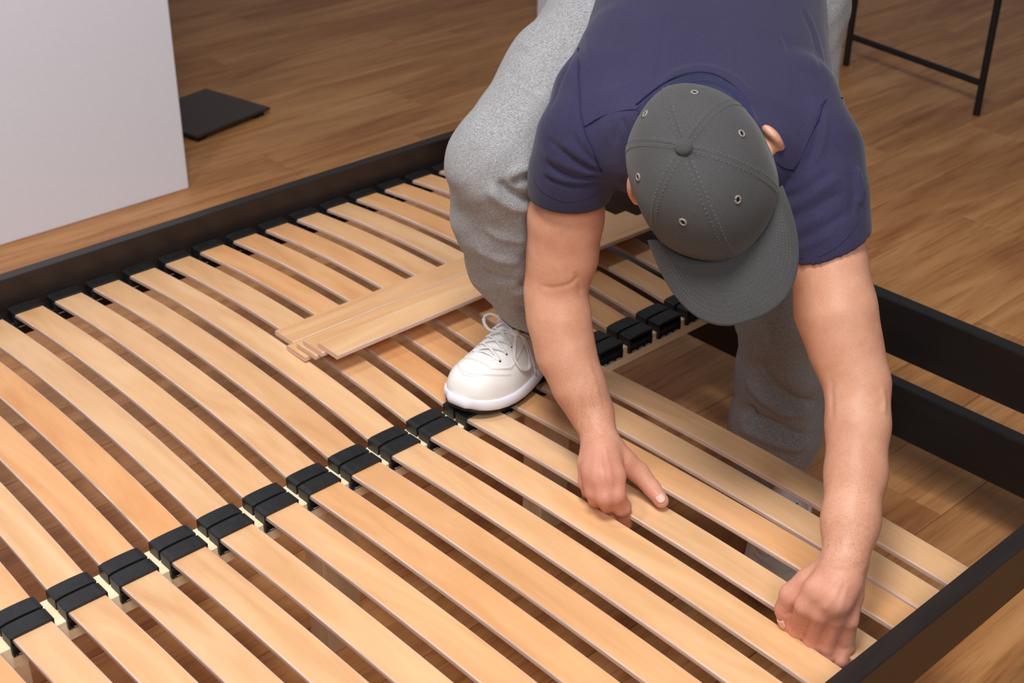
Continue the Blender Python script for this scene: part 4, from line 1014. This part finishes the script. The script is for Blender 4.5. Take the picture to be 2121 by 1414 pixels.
def shoe(Msh, mirror, lab, ang=0.0):
    def tr(me):
        flex(me, ang)
        if mirror: me.transform(Matrix.Diagonal((1, -1, 1, 1))); me.flip_normals()
        me.transform(Msh); return me
    up_me = grid_mesh('shoe', lambda u, v: shoe_pt(max(v, 0.0), u*math.pi), 48, 70)
    sh = link('shoe', tr(up_me), person, (MAT['leather'],)); sh['label'] = lab
    MM = Msh @ Matrix.Diagonal((1, -1, 1, 1)) if mirror else Msh
    band('midsole', [(0.0018, lambda s: 0.0055+spring(s)), (0.0048, lambda s: 0.0085+spring(s)), (0.0052, lambda s: 0.014+spring(s)+0.003*s), (0.0040, lambda s: 0.0205+spring(s)+0.007*s), (0.0012, lambda s: 0.0222+spring(s)+0.007*s), (-0.006, lambda s: 0.0210+spring(s)+0.007*s)], MM, sh, MAT['midsole'], ang)
    band('outsole', [(-0.003, lambda s: 0.0+spring(s)*0.9), (0.0014, lambda s: 0.0012+spring(s)*0.95), (0.0026, lambda s: 0.0056+spring(s)), (-0.002, lambda s: 0.0058+spring(s))], MM, sh, MAT['outsole'], ang)
    # stitched lines: toe cap, eyelet stay, side panel
    lines = []
    def dashes(fn, n):
        for i in range(n):
            lines.append([fn((i+0.12)/n), fn((i+0.72)/n)])
    for k in (0, 0.011):
        dashes(lambda t, k=k: shoe_pt(0.055+k+0.17*abs(2*t-1)**2.0, math.pi*(0.17+0.66*t), 0.0004), 60)
        dashes(lambda t, k=k: shoe_pt(0.150+k*0.6+0.50*t**1.15, math.pi*(0.36-0.155*min(1, t*4)**0.8), 0.0004), 52)
        dashes(lambda t, k=k: shoe_pt(0.150+k*0.6+0.50*t**1.15, math.pi*(0.64+0.155*min(1, t*4)**0.8), 0.0004), 52)
        dashes(lambda t, k=k: shoe_pt(0.150+k*0.6, math.pi*(0.36+0.28*t), 0.0004), 16)
    me = tr(tube_mesh('stitching', lines, 0.00034, 4)); link('stitching', me, sh, (MAT['stitch'],))
    # overlay edges of the eyelet stay
    edge = []
    for sg in (-1, 1):
        edge.append([shoe_pt(0.155+0.50*t**1.15, math.pi*(0.5-sg*(0.14+0.14*min(1, t*4)**0.8)), 0.0001) for t in np.linspace(0, 1, 40)])
    link('stay_edge', tr(tube_mesh('stay_edge', edge, 0.0008, 6)), sh, (MAT['leather'],))
    # tongue seam
    tg = [shoe_pt(0.207+0.02*math.cos(a)*-1, math.pi*0.5+0.33*math.sin(a), 0.0003) for a in np.linspace(-1.9, 1.9, 24)]
    link('tongue_edge', tr(tube_mesh('tongue_edge', [tg], 0.0007, 6)), sh, (MAT['leather'],))
    # laces
    row = [0.225, 0.285, 0.345, 0.405, 0.465]
    L_ = []
    def on(s, a, l=0.0022): return shoe_pt(s, math.pi*a, l)
    for i, s in enumerate(row):
        wd = 0.150 + 0.010*i
        if i < len(row)-1:
            s2 = row[i+1]; w2 = 0.150+0.010*(i+1)
            L_.append(smooth_line([on(s, 0.5+wd, 0.0006), on(s+0.008, 0.5+wd*0.6), on((s+s2)/2, 0.5, 0.0040), on(s2-0.006, 0.5-w2*0.65), on(s2, 0.5-w2, 0.0006)], 6))
            L_.append(smooth_line([on(s, 0.5-wd, 0.0006), on(s+0.008, 0.5-wd*0.6), on((s+s2)/2, 0.5, 0.0026), on(s2-0.006, 0.5+w2*0.65), on(s2, 0.5+w2, 0.0006)], 6))
        if i == 0: L_.append(smooth_line([on(s, 0.5-wd, 0.0006), on(s-0.004, 0.5, 0.0026), on(s, 0.5+wd, 0.0006)], 8))
    link('lace', tr(tube_mesh('lace', L_, 0.0031, 8, 0.55)), sh, (MAT['lace'],))
    holes = bmesh.new()
    for i, s in enumerate(row + [0.520]):
        for sg in (-1, 1):
            wd = 0.158 + 0.010*i
            p = on(s, 0.5+sg*wd, 0.0003); bmesh.ops.create_icosphere(holes, subdivisions=2, radius=0.0017, matrix=Matrix.Translation(Vector(p)))
    link('lace_hole', tr(mesh_of(holes, 'lace_hole', True)), sh, (MAT['outsole'],))
    return sh, tr, on
toe = Vector((0.6925, 0.0125, Z0+0.0072)); a_ = math.radians(12.5)
M1 = Matrix.Translation(toe) @ Matrix.Rotation(a_, 4, 'Z') @ Matrix.Diagonal((1, -1, 1, 1))
def flip(m): return m
sh1, tr1, on1 = shoe(Matrix.Translation(toe) @ Matrix.Rotation(a_, 4, 'Z'), True, 'white leather sneaker standing on the centre beam', math.radians(8))
toe2 = Vector((1.005, -0.368, 0.0)); a2_ = math.atan2(0.168, 0.245)
sh2, tr2, on2 = shoe(Matrix.Translation(toe2) @ Matrix.Rotation(a2_, 4, 'Z'), False, 'white sneaker on the floor under the slats')
# ankles and grey socks fill the shoe tops
for nm, e, q in (('sock', np.array(B_['legR'][-1][:3]), toe), ('sock', np.array(B_['legL'][-1][:3]), toe2)):
    dirv = (Vector((math.cos(a_), math.sin(a_), 0)) if q is toe else Vector((math.cos(a2_), math.sin(a2_), 0)))
    base = q + dirv*SL*0.70 + Vector((0, 0, 0.065))
    top = Vector(e)*1.0 + Vector((0, 0, 0.03))
    pts = smooth_line([base, base*0.55+top*0.45, top], 6)
    link('sock', tube_mesh('sock', [pts], 0.034, 20), person, (plain('dark_grey_sock', (92, 92, 98), 0.95, 0.1, 500, 0.2, 0.15),))
# the tied bow of the sneaker on the beam
for k, v in LACES.items():
    link('lace', tube_mesh('lace', [smooth_line(v, 4)], 0.0031, 8, 0.55), sh1, (MAT['lace'],))
kb = bmesh.new(); bmesh.ops.create_uvsphere(kb, u_segments=16, v_segments=10, radius=1.0)
kc = Vector(LACES['loop'][0])
for v in kb.verts: v.co = kc + Vector((v.co.x*0.0065, v.co.y*0.0055, v.co.z*0.0048))
link('lace_knot', mesh_of(kb, 'lace_knot', True), sh1, (MAT['lace'],))
tip = LACES['end'][-1]; tp = LACES['end'][-2]
dv_ = (Vector(tip)-Vector(tp)).normalized()
link('lace_tip', tube_mesh('lace_tip', [[Vector(tip)-dv_*0.001, Vector(tip)+dv_*0.012]], 0.0017, 8), sh1, (MAT['midsole'],))
# nails
MAT['nail'] = plain('nail', (226, 178, 164), 0.35, 0.5)
for a, b, nrm_, w_ in NAILS:
    a, b, nr = Vector(a)+Vector((0, 0, Z0)), Vector(b)+Vector((0, 0, Z0)), Vector(nrm_).normalized()
    d_ = (b-a); L_n = d_.length; d_.normalize(); s_ = d_.cross(nr).normalized(); nr = s_.cross(d_).normalized()
    vs_, fs = [], []
    for j in range(7):
        for i in range(7):
            u_, v_ = i/3-1, j/6
            x_ = w_*u_*(1-0.25*(2*v_-1)**4)
            vs_.append(tuple(a + d_*(L_n*(v_ - 0.18*u_*u_*(2*v_-1 if v_ > 0.5 else 0.6))) + s_*x_ + nr*(0.0012*(1-u_*u_) + 0.0002)))
    for j in range(6):
        for i in range(6): fs.append((j*7+i, j*7+i+1, (j+1)*7+i+1, (j+1)*7+i))
    me = bpy.data.meshes.new('nail'); me.from_pydata(vs_, [], fs)
    for q in me.polygons: q.use_smooth = True
    o = link('nail', me, person, (MAT['nail'],)); sm = o.modifiers.new('t', 'SOLIDIFY'); sm.thickness = 0.0008
# -- ribbed cuffs gather the trouser legs
MAT['rib_grey'] = plain('grey_rib_knit', (122, 121, 124), 0.95, 0.1, 600, 0.2, 0.12)
for k, rr in (('legR', 0.0335), ('legL', 0.0400)):
    e = np.array(B_[k][-1][:3]); dr = e - np.array(B_[k][-2][:3]); dr /= np.linalg.norm(dr)
    a1 = np.cross(dr, [0.2, 0.9, 0.1]); a1 /= np.linalg.norm(a1); a2 = np.cross(dr, a1)
    def cf(u, v, e=e, dr=dr, a1=a1, a2=a2, rr=rr):
        an = u*2*math.pi; r_ = rr*(1 - 0.10*v) + 0.0007*math.sin(an*52) - 0.004*max(0, v-0.85)/0.15 - 0.005*max(0, 0.15-v)/0.15
        return e + dr*(-0.014 + 0.034*v) + r_*(math.cos(an)*a1 + math.sin(an)*a2)
    link('ribbed_cuff', grid_mesh('ribbed_cuff', cf, 312, 8, True), trousers, (MAT['rib_grey'],))
# -- seams, hems and the ribbed collar lie on the cloth
MAT['seam'] = plain('navy_seam', (44, 44, 74), 0.9, 0.15)
MAT['rib'] = fabric('navy_rib', lin((38, 39, 66)), lin((50, 51, 82)))
for k, v in SEAMS.items():
    if k.startswith('seam'):
        hem = 'hem' in k
        link('hem_stitching' if hem else 'seam', tube_mesh('seam', [smooth_line(v, 3)], 0.0008 if hem else 0.0016, 6, 0.7), t_shirt, (MAT['seam'],))
cv = [np.array(q, float) for q in SEAMS['collar']]
down = -COL_AX
lines_ = []
for j in range(5):
    lines_.append(smooth_line([q - COL_AX*(0.0038*j - 0.004) + np.array([-0.4, -0.3, 0.5])*0.0005*(2-abs(j-2)) for q in cv], 3))
link('collar', tube_mesh('collar', lines_, 0.0026, 8), t_shirt, (MAT['rib'],))
link('collar_stitching', tube_mesh('collar_stitching', [smooth_line([q + COL_AX*0.0105 + np.array([0, 0, 0.001]) for q in cv], 3)], 0.0011, 6), t_shirt, (MAT['seam'],))
